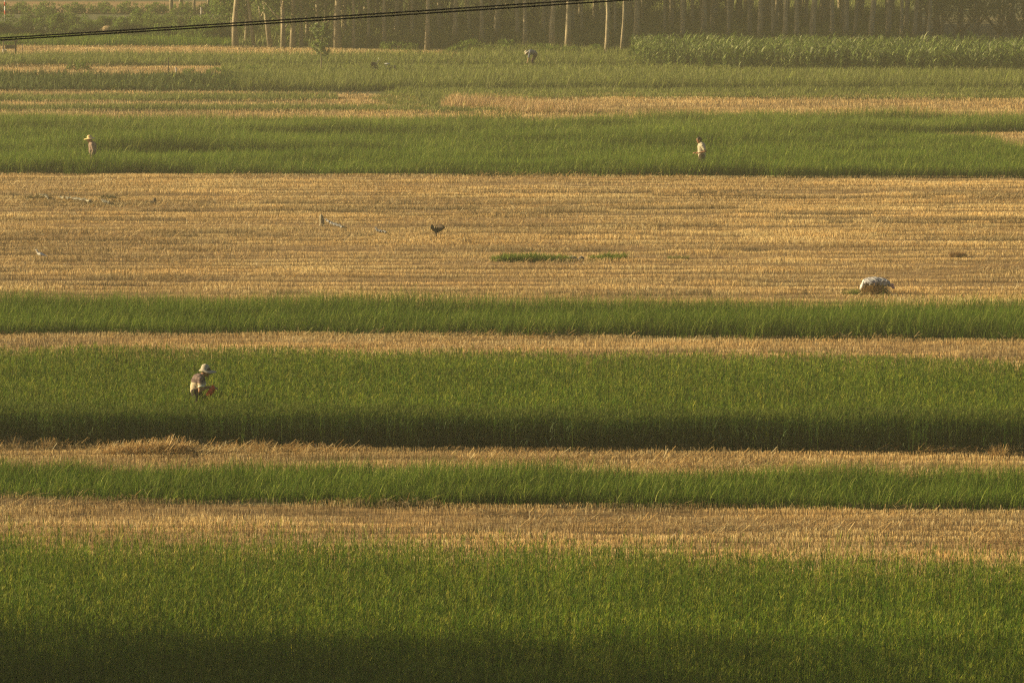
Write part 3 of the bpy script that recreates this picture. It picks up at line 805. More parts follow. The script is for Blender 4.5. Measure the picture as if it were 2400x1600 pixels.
def head(bm, c, fwd, tilt=0.0, up=None):
    """skull, jaw, nose, lips, brow, ears around centre c, facing fwd (horizontal), tilted down"""
    f = Vector(fwd).normalized(); u = Vector((0, 0, 1)); ax = f.cross(u)
    q = Matrix.Rotation(-tilt, 3, ax); f = q @ f; u = q @ u; s = f.cross(u)
    c = Vector(c)
    rot = Matrix((f, s, u)).transposed().to_euler()
    ell_bm(bm, c + u * .025, (.098, .078, .092), rot)
    ell_bm(bm, c + f * .025 - u * .045, (.066, .058, .07), rot)
    ell_bm(bm, c + f * .068 - u * .095, (.024, .028, .018), rot)
    cap_bm(bm, c + f * .088 + u * .012, c + f * .108 - u * .026, .009, .014)
    cap_bm(bm, c + f * .086 + u * .028 + s * .03, c + f * .086 + u * .028 - s * .03, .012, .012)
    cap_bm(bm, c + f * .084 - u * .058 + s * .016, c + f * .084 - u * .058 - s * .016, .009, .009)
    for k in (-1, 1): ell_bm(bm, c + s * .08 * k - u * .005 - f * .005, (.018, .009, .03), rot)
    return f, u, s, rot, c
def eyes(parent, hd):
    f, u, s, rot, c = hd
    for k in (-1, 1):
        bm = bmesh.new(); ell_bm(bm, c + f * .085 + u * .006 + s * .031 * k, (.008, .013, .008), rot); bm_obj('eye', bm, M_eye, parent, True)
def hair(parent, hd, name='hair'):
    f, u, s, rot, c = hd
    bm = bmesh.new()
    ell_bm(bm, c + u * .038 - f * .012, (.102, .088, .092), rot); ell_bm(bm, c - f * .045 - u * .005, (.06, .078, .06), rot)
    return fuse(name, bm, M_hair, parent, .008, 2)
def hat_mesh(name, parent, c, rot, crown_r, crown_h, brim, mat, fwd_brim=None, droop=0.0):
    """lathe: crown and brim with thickness; brim longer to the front when asked"""
    prof = [(0.0, crown_h), (crown_r * .45, crown_h * .97), (crown_r * .8, crown_h * .8), (crown_r * .97, crown_h * .45), (crown_r * 1.05, .01), (1, .004), (2, 0), (2, -.006), (1, -.004), (crown_r * .98, -.006), (crown_r * .85, crown_h * .4), (crown_r * .4, crown_h * .85), (0.0, crown_h - .01)]
    rings = []
    K = 28
    for (r, z) in prof:
        ring = []
        for k in range(K):
            t = 2 * math.pi * k / K
            b = brim + ((fwd_brim or brim) - brim) * max(0, math.cos(t)) ** 1.5
            rr = r; zz = z
            if r == 1 and z in (.004, -.004): rr = crown_r * 1.05 + b * .5; zz = z - droop * .35 + .006 * math.sin(3 * t)
            elif r == 2: rr = crown_r * 1.05 + b; zz = z - droop * (1 - .25 * math.cos(2 * t)) + .01 * math.sin(3 * t + 1)
            ring.append(Vector((rr * math.cos(t) + (1e-4 * math.cos(t)), rr * .93 * math.sin(t), zz)))
        rings.append(ring)
    o = ring_mesh(name, rings, mat, parent)
    o.location = c; o.rotation_euler = rot
    return o

def cloth(name, c1, c2, scale=20): return mat_noise(name, c1, c2, scale, rough=.9, spec=.1)
def band_shirt(name, zcut, top, bottom):
    m, nt, b = mat_base(name)
    tc = nt.nodes.new('ShaderNodeTexCoord'); sp = nt.nodes.new('ShaderNodeSeparateXYZ'); nt.links.new(tc.outputs['Object'], sp.inputs[0])
    cr = nt.nodes.new('ShaderNodeValToRGB'); cr.color_ramp.interpolation = 'CONSTANT'
    cr.color_ramp.elements[0].position = 0; cr.color_ramp.elements[0].color = (*bottom, 1)
    cr.color_ramp.elements[1].position = zcut / 2; cr.color_ramp.elements[1].color = (*top[0], 1)
    for k, (z, c) in enumerate(top[1:]):
        e = cr.color_ramp.elements.new(z / 2); e.color = (*c, 1)
    mm = nt.nodes.new('ShaderNodeMath'); mm.operation = 'MULTIPLY'; mm.inputs[1].default_value = .5
    nt.links.new(sp.outputs[2], mm.inputs[0]); nt.links.new(mm.outputs[0], cr.inputs[0]); nt.links.new(cr.outputs[0], b.inputs['Base Color'])
    b.inputs['Roughness'].default_value = .9; b.inputs['Specular IOR Level'].default_value = .1
    return m

M_creamcloth = cloth('cream_cloth', (0.40, 0.36, 0.25), (0.50, 0.45, 0.33))
M_whitecloth = cloth('white_cloth', (0.62, 0.58, 0.46), (0.74, 0.70, 0.58))
M_trousers = cloth('dark_trousers', (0.035, 0.027, 0.025), (0.06, 0.045, 0.04))
M_brownpants = cloth('brown_trousers', (0.05, 0.032, 0.028), (0.08, 0.05, 0.042))
M_mauve = cloth('mauve_checked_cloth', (0.20, 0.135, 0.115), (0.36, 0.26, 0.20), 45)
M_blue = cloth('blue_grey_cloth', (0.10, 0.11, 0.14), (0.16, 0.17, 0.20))
M_strawhat = mat_noise('straw_hat', (0.60, 0.43, 0.19), (0.76, 0.58, 0.30), 40, stretch=(1, 1, 4))
M_clothhat = mat_noise('pale_cloth_hat', (0.38, 0.34, 0.25), (0.47, 0.42, 0.31), 14)
M_red = mat_noise('red_plastic', (0.55, 0.045, 0.02), (0.70, 0.09, 0.04), 25, rough=.45)
M_shirt1 = band_shirt('banded_shirt', 1.075, [(0.15, 0.105, 0.095), (1.13, (0.10, 0.072, 0.065)), (1.15, (0.17, 0.125, 0.11))], (0.46, 0.38, 0.25))
M_cuff = M_whitecloth

def person_base(u, v, label):
    p = at(u, v)
    t = empty('person', (p.x, p.y, 0.0)); tag(t, label, 'person')
    return t

# 1: man in the tall crop, facing right, stooping with a red bag
def person_one():
    t = person_base(469, 1004, 'man in pale cloth hat and banded shirt stooping in tall green crop with red bag')
    bm = bmesh.new()
    hd = head(bm, (.150, 0, 1.315), (1, -.12, 0), .30)
    cap_bm(bm, (.03, 0, 1.20), (.12, 0, 1.28), .062, .055)
    cap_bm(bm, (-.02, 0, 1.13), (-.08, 0, .98), .115, .11); cap_bm(bm, (-.0, -.10, 1.17), (-.0, .10, 1.17), .075, .075)
    cap_bm(bm, (-.08, -.06, .90), (-.08, .06, .90), .105, .105); cap_bm(bm, (-.08, 0, .98), (-.08, 0, .88), .11, .11)
    for k in (-1, 1):
        hip = (-.08, .085 * k, .84); kn = (.06 + .03 * k, .10 * k, .47); an = (-.12 + .05 * k, .10 * k, .09)
        cap_bm(bm, hip, kn, .085, .055); cap_bm(bm, kn, an, .055, .036); cap_bm(bm, (an[0] - .03, an[1], .04), (an[0] + .15, an[1], .035), .035, .028)
    # near arm (towards camera = -y), far arm
    cap_bm(bm, (.05, -.17, 1.15), (.02, -.215, .90), .047, .038); cap_bm(bm, (.02, -.215, .90), (.215, -.16, .985), .037, .025)
    cap_bm(bm, (.05, .17, 1.15), (.08, .19, .92), .047, .038); cap_bm(bm, (.08, .19, .92), (.26, .08, .95), .037, .025)
    hand(bm, (.22, -.158, .988), (1, .25, -.12), (.1, 0, -1), .75, -1)
    hand(bm, (.265, .075, .952), (1, -.3, -.15), (0, 0, -1), .7, 1)
    fuse('body', bm, M_skin, t, .0065, 3)
    eyes(t, hd)
    h_ = hair(t, hd)
    bm = bmesh.new()
    cap_bm(bm, (.0, -.10, 1.165), (.0, .10, 1.165), .092, .092); cap_bm(bm, (-.02, 0, 1.13), (-.08, 0, .96), .142, .132); cap_bm(bm, (-.075, -.05, .99), (-.085, -.05, .90), .118, .125)
    cap_bm(bm, (-.075, .05, .99), (-.085, .05, .90), .118, .125); cap_bm(bm, (-.09, 0, 1.10), (-.07, 0, 1.18), .10, .08)
    for k in (-1, 1):
        cap_bm(bm, (.035, .165 * k, 1.155), (.05, .205 * k, 1.03), .07, .072)
    cap_bm(bm, (.03, 0, 1.20), (.05, 0, 1.225), .075, .066)
    sh = fuse('shirt', bm, M_shirt1, t, .010, 3, .018)
    for k in (-1, 1):
        bm = bmesh.new()
        d = Vector((.015, .04 * k, -.125)).normalized(); rot = d.to_track_quat('Z', 'Y').to_matrix().to_4x4()
        bmesh.ops.create_cone(bm, cap_ends=True, segments=24, radius1=.076, radius2=.078, depth=.035, matrix=Matrix.Translation((.053, .212 * k, 1.0)) @ rot)
        c = bm_obj('cuff', bm, M_cuff, sh, True)
    bm = bmesh.new(); ell_bm(bm, (.078, -.02, 1.228), (.03, .05, .022)); bm_obj('collar', bm, M_cuff, sh, True)
    bm = bmesh.new()
    cap_bm(bm, (-.08, -.07, .88), (-.08, .07, .88), .12, .12)
    for k in (-1, 1):
        hip = (-.08, .085 * k, .84); kn = (.06 + .03 * k, .10 * k, .47); an = (-.12 + .05 * k, .10 * k, .12)
        cap_bm(bm, hip, kn, .105, .078); cap_bm(bm, kn, an, .078, .066)
    fuse('trousers', bm, M_trousers, t, .012, 3, .02)
    hat_mesh('hat', t, (.125, 0, 1.345), (0, .12, -.12), .098, .135, .035, M_clothhat, .165, .02)
    # red bag hanging from the hand: own thing
    p = t.location
    rings = []
    K = 20
    for (z, rx, ry, ox) in ((.985, .012, .01, .045), (.965, .03, .022, .04), (.93, .05, .035, .03), (.88, .068, .045, .01), (.82, .075, .05, -.02), (.775, .07, .045, -.045), (.745, .045, .03, -.06), (.735, .01, .01, -.065)):
        rings.append([Vector((ox + rx * math.cos(a) * (1 + .14 * math.sin(5 * a + z * 30)), ry * math.sin(a) * (1 + .2 * math.sin(4 * a + z * 40)), z)) for a in [2 * math.pi * k / K for k in range(K)]])
    b = empty('bag', (p.x + .27, p.y - .17, 0)); tag(b, 'bright red plastic bag hanging from the hand of the man in the cloth hat', 'bag')
    ring_mesh('sack', rings, M_red, b)
    T = Tubes(); T.add([(.035, -.01, .955), (.02, -.015, 1.0), (.045, 0, 1.005), (.06, 0, .955)], [.005] * 4, 6); T.build('handle', M_red, b)
person_one()

def person_two():
    t = person_base(216, 397, 'farmer in wide yellow straw hat and mauve shirt standing in the green strip at left')
    bm = bmesh.new()
    hd = head(bm, (-.10, 0, 1.255), (-1, -.2, 0), .35)
    cap_bm(bm, (.01, 0, 1.13), (-.07, 0, 1.22), .06, .055)
    cap_bm(bm, (.02, 0, 1.05), (.03, 0, .85), .12, .11); cap_bm(bm, (.02, -.11, 1.08), (.02, .11, 1.08), .07, .07)
    for k in (-1, 1):
        cap_bm(bm, (.03, .085 * k, .78), (-.02 * k, .09 * k, .42), .085, .055); cap_bm(bm, (-.02 * k, .09 * k, .42), (.04, .09 * k, .08), .055, .035)
        cap_bm(bm, (.05, .09 * k, .04), (-.11, .09 * k, .035), .035, .028)
        cap_bm(bm, (.03, .17 * k, 1.07), (.09, .215 * k, .84), .045, .038); cap_bm(bm, (.09, .215 * k, .84), (.03, .215 * k, .62), .036, .025)
        hand(bm, (.03, .215 * k, .62), (-.1, 0, -1), (-1, 0, 0), .35, -k)
    fuse('body', bm, M_skin, t, .007, 3); eyes(t, hd); hair(t, hd)
    bm = bmesh.new()
    cap_bm(bm, (.02, -.10, 1.075), (.02, .10, 1.075), .088, .088); cap_bm(bm, (.02, 0, 1.04), (.03, 0, .78), .15, .15); cap_bm(bm, (.06, 0, 1.0), (.06, 0, .9), .13, .13)
    for k in (-1, 1):
        cap_bm(bm, (.03, .165 * k, 1.07), (.09, .215 * k, .84), .068, .06); cap_bm(bm, (.09, .215 * k, .84), (.045, .215 * k, .68), .058, .05)
    fuse('shirt', bm, M_mauve, t, .010, 3, .022)
    bm = bmesh.new(); cap_bm(bm, (.03, -.06, .78), (.03, .06, .78), .12, .12)
    for k in (-1, 1): cap_bm(bm, (.03, .085 * k, .76), (-.02 * k, .09 * k, .42), .10, .075); cap_bm(bm, (-.02 * k, .09 * k, .42), (.04, .09 * k, .12), .075, .062)
    fuse('trousers', bm, M_trousers, t, .012, 3, .02)
    hat_mesh('hat', t, (-.085, 0, 1.30), (0, -.10, 0), .105, .13, .125, M_strawhat, None, .02)
person_two()

def person_three():
    t = person_base(1643, 408, 'bareheaded dark-haired man in cream shirt walking left in the green strip at right')
    bm = bmesh.new()
    hd = head(bm, (-.085, 0, 1.455), (-1, -.15, 0), .12)
    cap_bm(bm, (-.01, 0, 1.31), (-.06, 0, 1.40), .062, .056)
    cap_bm(bm, (.01, 0, 1.23), (.03, 0, .92), .125, .115); cap_bm(bm, (.01, -.12, 1.26), (.01, .12, 1.26), .075, .075)
    for k in (-1, 1):
        kn = (-.02 - .16 * k, .09 * k, .45); an = (.08 - .18 * k, .09 * k, .09)
        cap_bm(bm, (.02, .09 * k, .84), kn, .088, .056); cap_bm(bm, kn, an, .055, .036); cap_bm(bm, (an[0] + .03, an[1], .04), (an[0] - .14, an[1], .035), .035, .028)
    cap_bm(bm, (.05, -.185, 1.24), (.16, -.235, 1.03), .048, .04); cap_bm(bm, (.16, -.235, 1.03), (-.09, -.20, .965), .039, .027)
    cap_bm(bm, (.0, .185, 1.24), (.02, .225, 1.02), .048, .04); cap_bm(bm, (.02, .225, 1.02), (-.17, .10, .96), .039, .027)
    hand(bm, (-.09, -.20, .965), (-1, .15, -.05), (0, .4, -1), .7, 1); hand(bm, (-.17, .10, .96), (-1, -.2, 0), (0, 0, -1), .7, -1)
    fuse('body', bm, M_skin, t, .007, 3); eyes(t, hd); hair(t, hd)
    bm = bmesh.new()
    cap_bm(bm, (.01, -.11, 1.255), (.01, .11, 1.255), .092, .092); cap_bm(bm, (.01, 0, 1.22), (.03, 0, .86), .155, .150)
    for k, e in ((-1, (.115, -.225, 1.12)), (1, (.01, .215, 1.12))): cap_bm(bm, (.03, .175 * k, 1.245), e, .07, .072)
    cap_bm(bm, (-.01, 0, 1.30), (-.02, 0, 1.34), .075, .066)
    fuse('shirt', bm, M_creamcloth, t, .010, 3, .024)
    bm = bmesh.new(); cap_bm(bm, (.02, -.07, .83), (.02, .07, .83), .125, .125)
    for k in (-1, 1):
        kn = (-.02 - .16 * k, .09 * k, .45); an = (.08 - .18 * k, .09 * k, .12)
        cap_bm(bm, (.02, .09 * k, .80), kn, .105, .078); cap_bm(bm, kn, an, .078, .064)
    fuse('trousers', bm, M_brownpants, t, .012, 3, .02)
person_three()

bpy.data.objects['person'].location.z = -.02
bpy.data.objects['bag'].location.z = .02
bpy.data.objects['person.001'].location.z = -.06
bpy.data.objects['person.002'].location.z = -.12
def person_four():
    t = person_base(1246, 160, 'small worker in pale hat and blue-grey shirt bending over the grass near the wood')
    bm = bmesh.new()
    hd = head(bm, (-.27, 0, .86), (-1, 0, 0), .75)
    cap_bm(bm, (-.12, 0, .92), (-.22, 0, .90), .06, .055)
    cap_bm(bm, (-.08, 0, .93), (.14, 0, .86), .12, .115); cap_bm(bm, (-.08, -.12, .92), (-.08, .12, .92), .07, .07); cap_bm(bm, (.14, 0, .86), (.2, 0, .76), .12, .12)
    for k in (-1, 1):
        cap_bm(bm, (.20, .09 * k, .74), (.03, .1 * k, .42), .09, .06); cap_bm(bm, (.03, .1 * k, .42), (.14, .1 * k, .08), .055, .036); cap_bm(bm, (.15, .1 * k, .04), (-.01, .1 * k, .035), .035, .028)
        cap_bm(bm, (-.10, .17 * k, .89), (-.16, .2 * k, .64), .046, .038); cap_bm(bm, (-.16, .2 * k, .64), (-.22, .15 * k, .42), .036, .025)
        hand(bm, (-.22, .15 * k, .42), (-.3, 0, -1), (-1, 0, .2), .5, -k)
    fuse('body', bm, M_skin, t, .007, 3); eyes(t, hd); hair(t, hd)
    bm = bmesh.new()
    cap_bm(bm, (-.08, -.1, .93), (-.08, .1, .93), .09, .09); cap_bm(bm, (-.06, 0, .92), (.14, 0, .87), .148, .148); cap_bm(bm, (.12, 0, .87), (.21, 0, .80), .14, .14)
    for k in (-1, 1): cap_bm(bm, (-.09, .165 * k, .9), (-.16, .2 * k, .64), .07, .058)
    fuse('shirt', bm, M_blue, t, .010, 3, .02)
    bm = bmesh.new(); cap_bm(bm, (.2, -.07, .74), (.2, .07, .74), .13, .13)
    for k in (-1, 1): cap_bm(bm, (.20, .09 * k, .72), (.03, .1 * k, .42), .11, .08); cap_bm(bm, (.03, .1 * k, .42), (.14, .1 * k, .12), .076, .062)
    fuse('trousers', bm, M_brownpants, t, .012, 3, .02)
    hat_mesh('hat', t, (-.29, 0, .90), (0, -.75, 0), .10, .12, .06, M_clothhat, .09, .02)
person_four()

# ------------------------------------------------------------------ things in the big stubble field
def grain_sack():
    p = at(2054, 690)
    t = empty('sack', p); tag(t, 'bulging printed white woven sack with pink-tied neck lying on the stubble', 'sack')
    m, nt, b = mat_base('printed_woven_sack')
    tc = nt.nodes.new('ShaderNodeTexCoord')
    nz = nt.nodes.new('ShaderNodeTexNoise'); nz.inputs['Scale'].default_value = 60; nt.links.new(tc.outputs['Object'], nz.inputs['Vector'])
    cr = nt.nodes.new('ShaderNodeValToRGB'); cr.color_ramp.elements[0].color = (0.24, 0.24, 0.25, 1); cr.color_ramp.elements[1].color = (0.38, 0.37, 0.36, 1)
    nt.links.new(nz.outputs[0], cr.inputs[0]); nt.links.new(cr.outputs[0], b.inputs['Base Color']); b.inputs['Roughness'].default_value = .6
    bm = bmesh.new()
    ell_bm(bm, (-.10, 0, .385), (.27, .22, .125), Euler((0, -.06, 0))); ell_bm(bm, (.14, 0, .36), (.25, .20, .12), Euler((0, .16, 0))); ell_bm(bm, (-.30, 0, .36), (.09, .15, .10)); cap_bm(bm, (.31, 0, .32), (.40, 0, .27), .075, .035)
    for q in ((-.2, .02), (-.05, -.03), (.1, .04), (.22, 0)): cap_bm(bm, (q[0], -.17, .30), (q[0] + .07, -.19, .43), .035, .02)
    body = fuse('sack_body', bm, m, t, .011, 2, .06)
    bm = bmesh.new(); cap_bm(bm, (-.36, -.03, .42), (-.42, -.04, .22), .035, .05); cap_bm(bm, (-.38, .03, .40), (-.44, .02, .16), .03, .045)
    fuse('sack_flap', bm, M_white, t, .01, 2, .04)
    bm = bmesh.new(); ell_bm(bm, (.44, 0, .27), (.055, .05, .05)); cap_bm(bm, (.40, 0, .26), (.49, 0, .20), .03, .045)
    fuse('neck', bm, mat_noise('pink_cloth', (0.45, 0.16, 0.16), (0.62, 0.40, 0.38), 20), t, .01, 2, .03)
    # printed marks: two short rows of illegible characters, raised 2 mm over the fabric
    ink = mat_noise('faded_ink', (0.12, 0.13, 0.20), (0.2, 0.19, 0.26), 10)
    import mathutils
    bv = mathutils.bvhtree.BVHTree.FromPolygons([v.co[:] for v in body.data.vertices], [pp.vertices[:] for pp in body.data.polygons])
    bm = bmesh.new(); random.seed(2)
    for (zr, x0, x1) in ((.40, -.22, .26), (.345, -.27, .02)):
        x = x0
        while x < x1:
            for st_ in range(4):
                w, hh = (.030, .007) if random.random() < .5 else (.007, .036)
                cx, cz = x + random.uniform(0, .024), zr + random.uniform(-.018, .018)
                hit = bv.ray_cast(Vector((cx, -1, cz)), Vector((0, 1, 0)))
                if hit[0] is None: continue
                q = hit[1].to_track_quat('-Y', 'Z') if False else Vector(hit[1]).to_track_quat('Z', 'Y')
                c = hit[0] + Vector(hit[1]) * .002
                ax = Vector((1, 0, 0)); ax = (ax - hit[1] * ax.dot(hit[1])).normalized(); az_ = Vector(hit[1]).cross(ax)
                vs = [bm.verts.new(c + ax * a * w / 2 + az_ * b_ * hh / 2) for a, b_ in ((-1, -1), (1, -1), (1, 1), (-1, 1))]
                bm.faces.new(vs)
            x += .05
    bm_obj('printing', bm, ink, body)
    # stake the sack leans on and heap of cut grass
    hp = Veg(); n = 2200
    a = rng.uniform(0, 6.28, n); r = .42 * np.sqrt(rng.random(n))
    b0 = np.stack([r * np.cos(a) - .05, r * np.sin(a) * .6, (.03 + .24 * (1 - (r / .42) ** 3)) * rng.uniform(.2, 1, n)], 1)
    c = pal(n, S_COL, [1, .4, 3, 4, .3], .2) * .8; hp.blades(b0, rng.uniform(.08, .2, n), np.full(n, .012), rng.uniform(0, 6.28, n), rng.uniform(.1, 1.3, n), rng.uniform(0, .5, n), c * .7, c, segs=1)
    o = hp.build('straw_bed', M_straw); o.location = at(2052, 691); tag(o, 'small bed of trampled brown straw under the white sack', 'straw')
    gp = Veg(); n = 420
    a = rng.uniform(0, 6.28, n); r = .30 * np.sqrt(rng.random(n))
    b0 = np.stack([r * np.cos(a) * 1.5, r * np.sin(a), np.full(n, .02)], 1)
    c = pal(n, G_LEAF, [2, 3, 3, 2], .2); gp.blades(b0, rng.uniform(.10, .22, n), np.full(n, .014), rng.uniform(0, 6.28, n), rng.uniform(.3, 1.3, n), rng.uniform(0, .8, n), c, c, segs=2)
    o = gp.build('grass_clump', M_leaf); o.location = at(2008, 690); tag(o, 'small clump of cut green grass beside the left end of the white sack', 'grass')
grain_sack()

def clump(name, u, v, rx, ry, n, hgt, cols, mat, label, cat, dead=0.0):
    g = Veg(); a = rng.uniform(0, 6.28, n); r = np.sqrt(rng.random(n))
    x = rx * r * np.cos(a); y = ry * r * np.sin(a)
    k = vnoise(x * 1.6 + u, y * 3, 5) + .25 * (1 - r)
    b0 = np.stack([x, y, np.zeros(n)], 1)[k > .38]; m = len(b0); kk = k[k > .38]
    c = pal(m, cols, [1] * len(cols), .2)
    g.blades(b0, hgt * (.35 + .9 * kk) * rng.uniform(.5, 1.2, m), np.full(m, .020), rng.uniform(0, 6.28, m), rng.uniform(0, .5, m), rng.uniform(.2, 1.2, m), c * .8, c, segs=2)
    o = g.build(name, mat); o.location = at(u, v); return tag(o, label, cat)
clump('grass_patch', 1250, 612, 1.35, .35, 2000, .25, G_LEAF + [(0.2, 0.27, 0.03), (0.3, 0.34, 0.07)], M_leaf, 'long green grass patch in the stubble left of the stones', 'grass')
clump('grass_patch', 1425, 610, .60, .28, 1300, .24, G_LEAF + [(0.2, 0.27, 0.03), (0.3, 0.34, 0.07)], M_leaf, 'smaller green grass patch in the stubble right of the stones', 'grass')
clump('grass_patch', 1590, 606, .35, .2, 300, .16, G_LEAF, M_leaf, 'faint sparse green tuft right of the grass patches in the stubble', 'grass')
clump('straw_clump', 2245, 602, .30, .2, 500, .2, [(0.34, 0.2, 0.08), (0.22, 0.13, 0.055)], M_straw, 'dark trampled clump in the stubble near the right edge above the sack', 'straw')

def stone(u, v, s, mat, name, label, hollow=False):
    bm = bmesh.new(); ell_bm(bm, (0, 0, s[2] * .7), s); ell_bm(bm, (s[0] * .4, 0, s[2] * .5), (s[0] * .7, s[1] * .8, s[2] * .6))
    me = bpy.data.meshes.new(name)
    o = fuse(name, bm, mat, None, .012, 3, .05); o.location = at(u, v); tag(o, label, 'stone'); return o
stone(1342, 612, (.15, .10, .10), mat_noise('brown_stone', (0.14, 0.11, 0.08), (0.32, 0.27, 0.2), 14), 'stone', 'brown stone half hidden between two green grass patches')
def tipped_pot():
    p = at(1363, 613); t = empty('pail', (p.x, p.y, .085), 0); tag(t, 'small white pail tipped over beside the brown stone, dark mouth showing', 'pail')
    K = 24; rings = []
    for (y, r) in ((-.10, .085), (-.10, .093), (-.09, .094), (.10, .075), (.105, .02)): rings.append([Vector((r * math.cos(a), y, r * math.sin(a))) for a in [6.2832 * k / K for k in range(K)]])
    inn = [[Vector((r * math.cos(a), y, r * math.sin(a))) for a in [6.2832 * k / K for k in range(K)]] for (y, r) in ((-.10, .085), (.0, .075), (.09, .065))]
    ring_mesh('pail_body', rings, M_white, t, False)
    ring_mesh('pail_inside', inn, M_trousers, t, True).data.flip_normals()  # dark inner wall: shade of the hollow painted as colour
tipped_pot()

# wrapped stake and plastic strip
def wrapped_stake():
    p = at(754, 529); t = empty('wrapped_stake', p); tag(t, 'short stake wrapped in pale beige cloth with a thin wire sticking up', 'stake')
    K = 16; rings = []
    for (z, r, o) in ((0, .10, 0), (.03, .085, 0), (.06, .075, 0), (.2, .08, .005), (.3, .07, 0), (.36, .045, -.005), (.40, .018, -.01), (.42, .01, -.01)):
        rings.append([Vector((o + r * math.cos(a) * (1 + .15 * math.sin(3 * a + z * 14)), r * math.sin(a), z)) for a in [6.2832 * k / K for k in range(K)]])
    ring_mesh('cloth_wrap', rings, mat_noise('beige_cloth', (0.16, 0.12, 0.07), (0.36, 0.31, 0.20), 16, stretch=(2, 2, .5)), t)
    T = Tubes(); T.add([(-.01, 0, .38), (-.03, 0, .48), (-.02, 0, .60)], [.009, .007, .004], 6); T.build('wire', M_darkbark, t)
wrapped_stake()
def strip(name, pts, w, mat, label, cat, z=.13):
    """thin crumpled sheet draped over stubble, given a few millimetres of thickness"""
    P = [at(u, v, z) for u, v in pts]; Q = []
    N = 24
    for i in range(N + 1):
        f = i / N * (len(P) - 1); a = min(int(f), len(P) - 2); Q.append(P[a].lerp(P[a + 1], f - a))
    o0 = Q[0].copy(); o0.z = 0
    bm = bmesh.new(); rows = []
    for i, q in enumerate(Q):
        r = []
        for j in range(5):
            s = (j / 4 - .5); ww = w * (0.35 + .65 * math.sin(math.pi * min(1, (i + 1.5) / (N + 2)))) * (1 + .3 * math.sin(i * 1.7))
            r.append(bm.verts.new(q - o0 + Vector((s * .05, s * ww, .03 * math.sin(i * 1.3 + j * 2.1) + .02 * math.cos(j * 3 + i)))))
        rows.append(r)
    for i in range(N):
        for j in range(4): bm.faces.new((rows[i][j], rows[i + 1][j], rows[i + 1][j + 1], rows[i][j + 1]))
    o = bm_obj(name, bm, mat, None, True); o.location = o0
    md = o.modifiers.new('thick', 'SOLIDIFY'); md.thickness = .004
    return tag(o, label, cat)
M_film = mat_noise('plastic_film', (0.24, 0.23, 0.21), (0.36, 0.35, 0.33), 12, rough=.5)
M_filmd = mat_noise('dull_film', (0.30, 0.27, 0.18), (0.42, 0.38, 0.26), 10, rough=.5)
strip('plastic_strip', [(763, 514), (780, 524), (803, 531)], .22, M_film, 'pale plastic strip trailing right from the wrapped stake', 'litter')
strip('plastic_strip', [(880, 533), (886, 541), (906, 543)], .15, M_film, 'thin scrap of pale plastic right of the longer strip', 'litter')
strip('plastic_strip', [(94, 456), (106, 457), (113, 466)], .18, M_filmd, 'curled hose-like scrap at the left end of the litter', 'litter', .16)
strip('plastic_strip', [(138, 461), (170, 464), (212, 470)], .45, M_filmd, 'long dull greenish plastic sheet lying on stubble at left', 'litter', .15)
strip('plastic_strip', [(238, 467), (246, 472), (256, 475)], .5, M_filmd, 'small grey-green crumpled sheet right of the long sheet', 'litter', .15)
clump('weed_patch', 252, 470, .45, .25, 500, .2, [(0.06, 0.07, 0.03), (0.12, 0.12, 0.06)], M_leaf, 'dark weedy tuft around the small crumpled sheet', 'weeds')
clump('weed_patch', 90, 468, .5, .3, 400, .2, [(0.09, 0.08, 0.04), (0.16, 0.13, 0.06)], M_leaf, 'dry weedy tuft at the curled hose-like scrap', 'weeds')

def stump():
    p = at(362, 478); t = empty('stump', p); tag(t, 'small dark stump standing in the stubble right of the litter', 'stump')
    K = 12; rings = []
    for (z, r) in ((0, .09), (.06, .075), (.14, .06), (.20, .05), (.215, .02)): rings.append([Vector((r * math.cos(a) * (1 + .15 * math.sin(3 * a)), r * math.sin(a), z + .02 * math.cos(a))) for a in [6.2832 * k / K for k in range(K)]])
    ring_mesh('stump_wood', rings, M_darkbark, t)
    bm = bmesh.new(); ell_bm(bm, (-.11, -.03, .05), (.06, .05, .06)); bm_obj('burr', bm, M_bark, t, True)
stump()

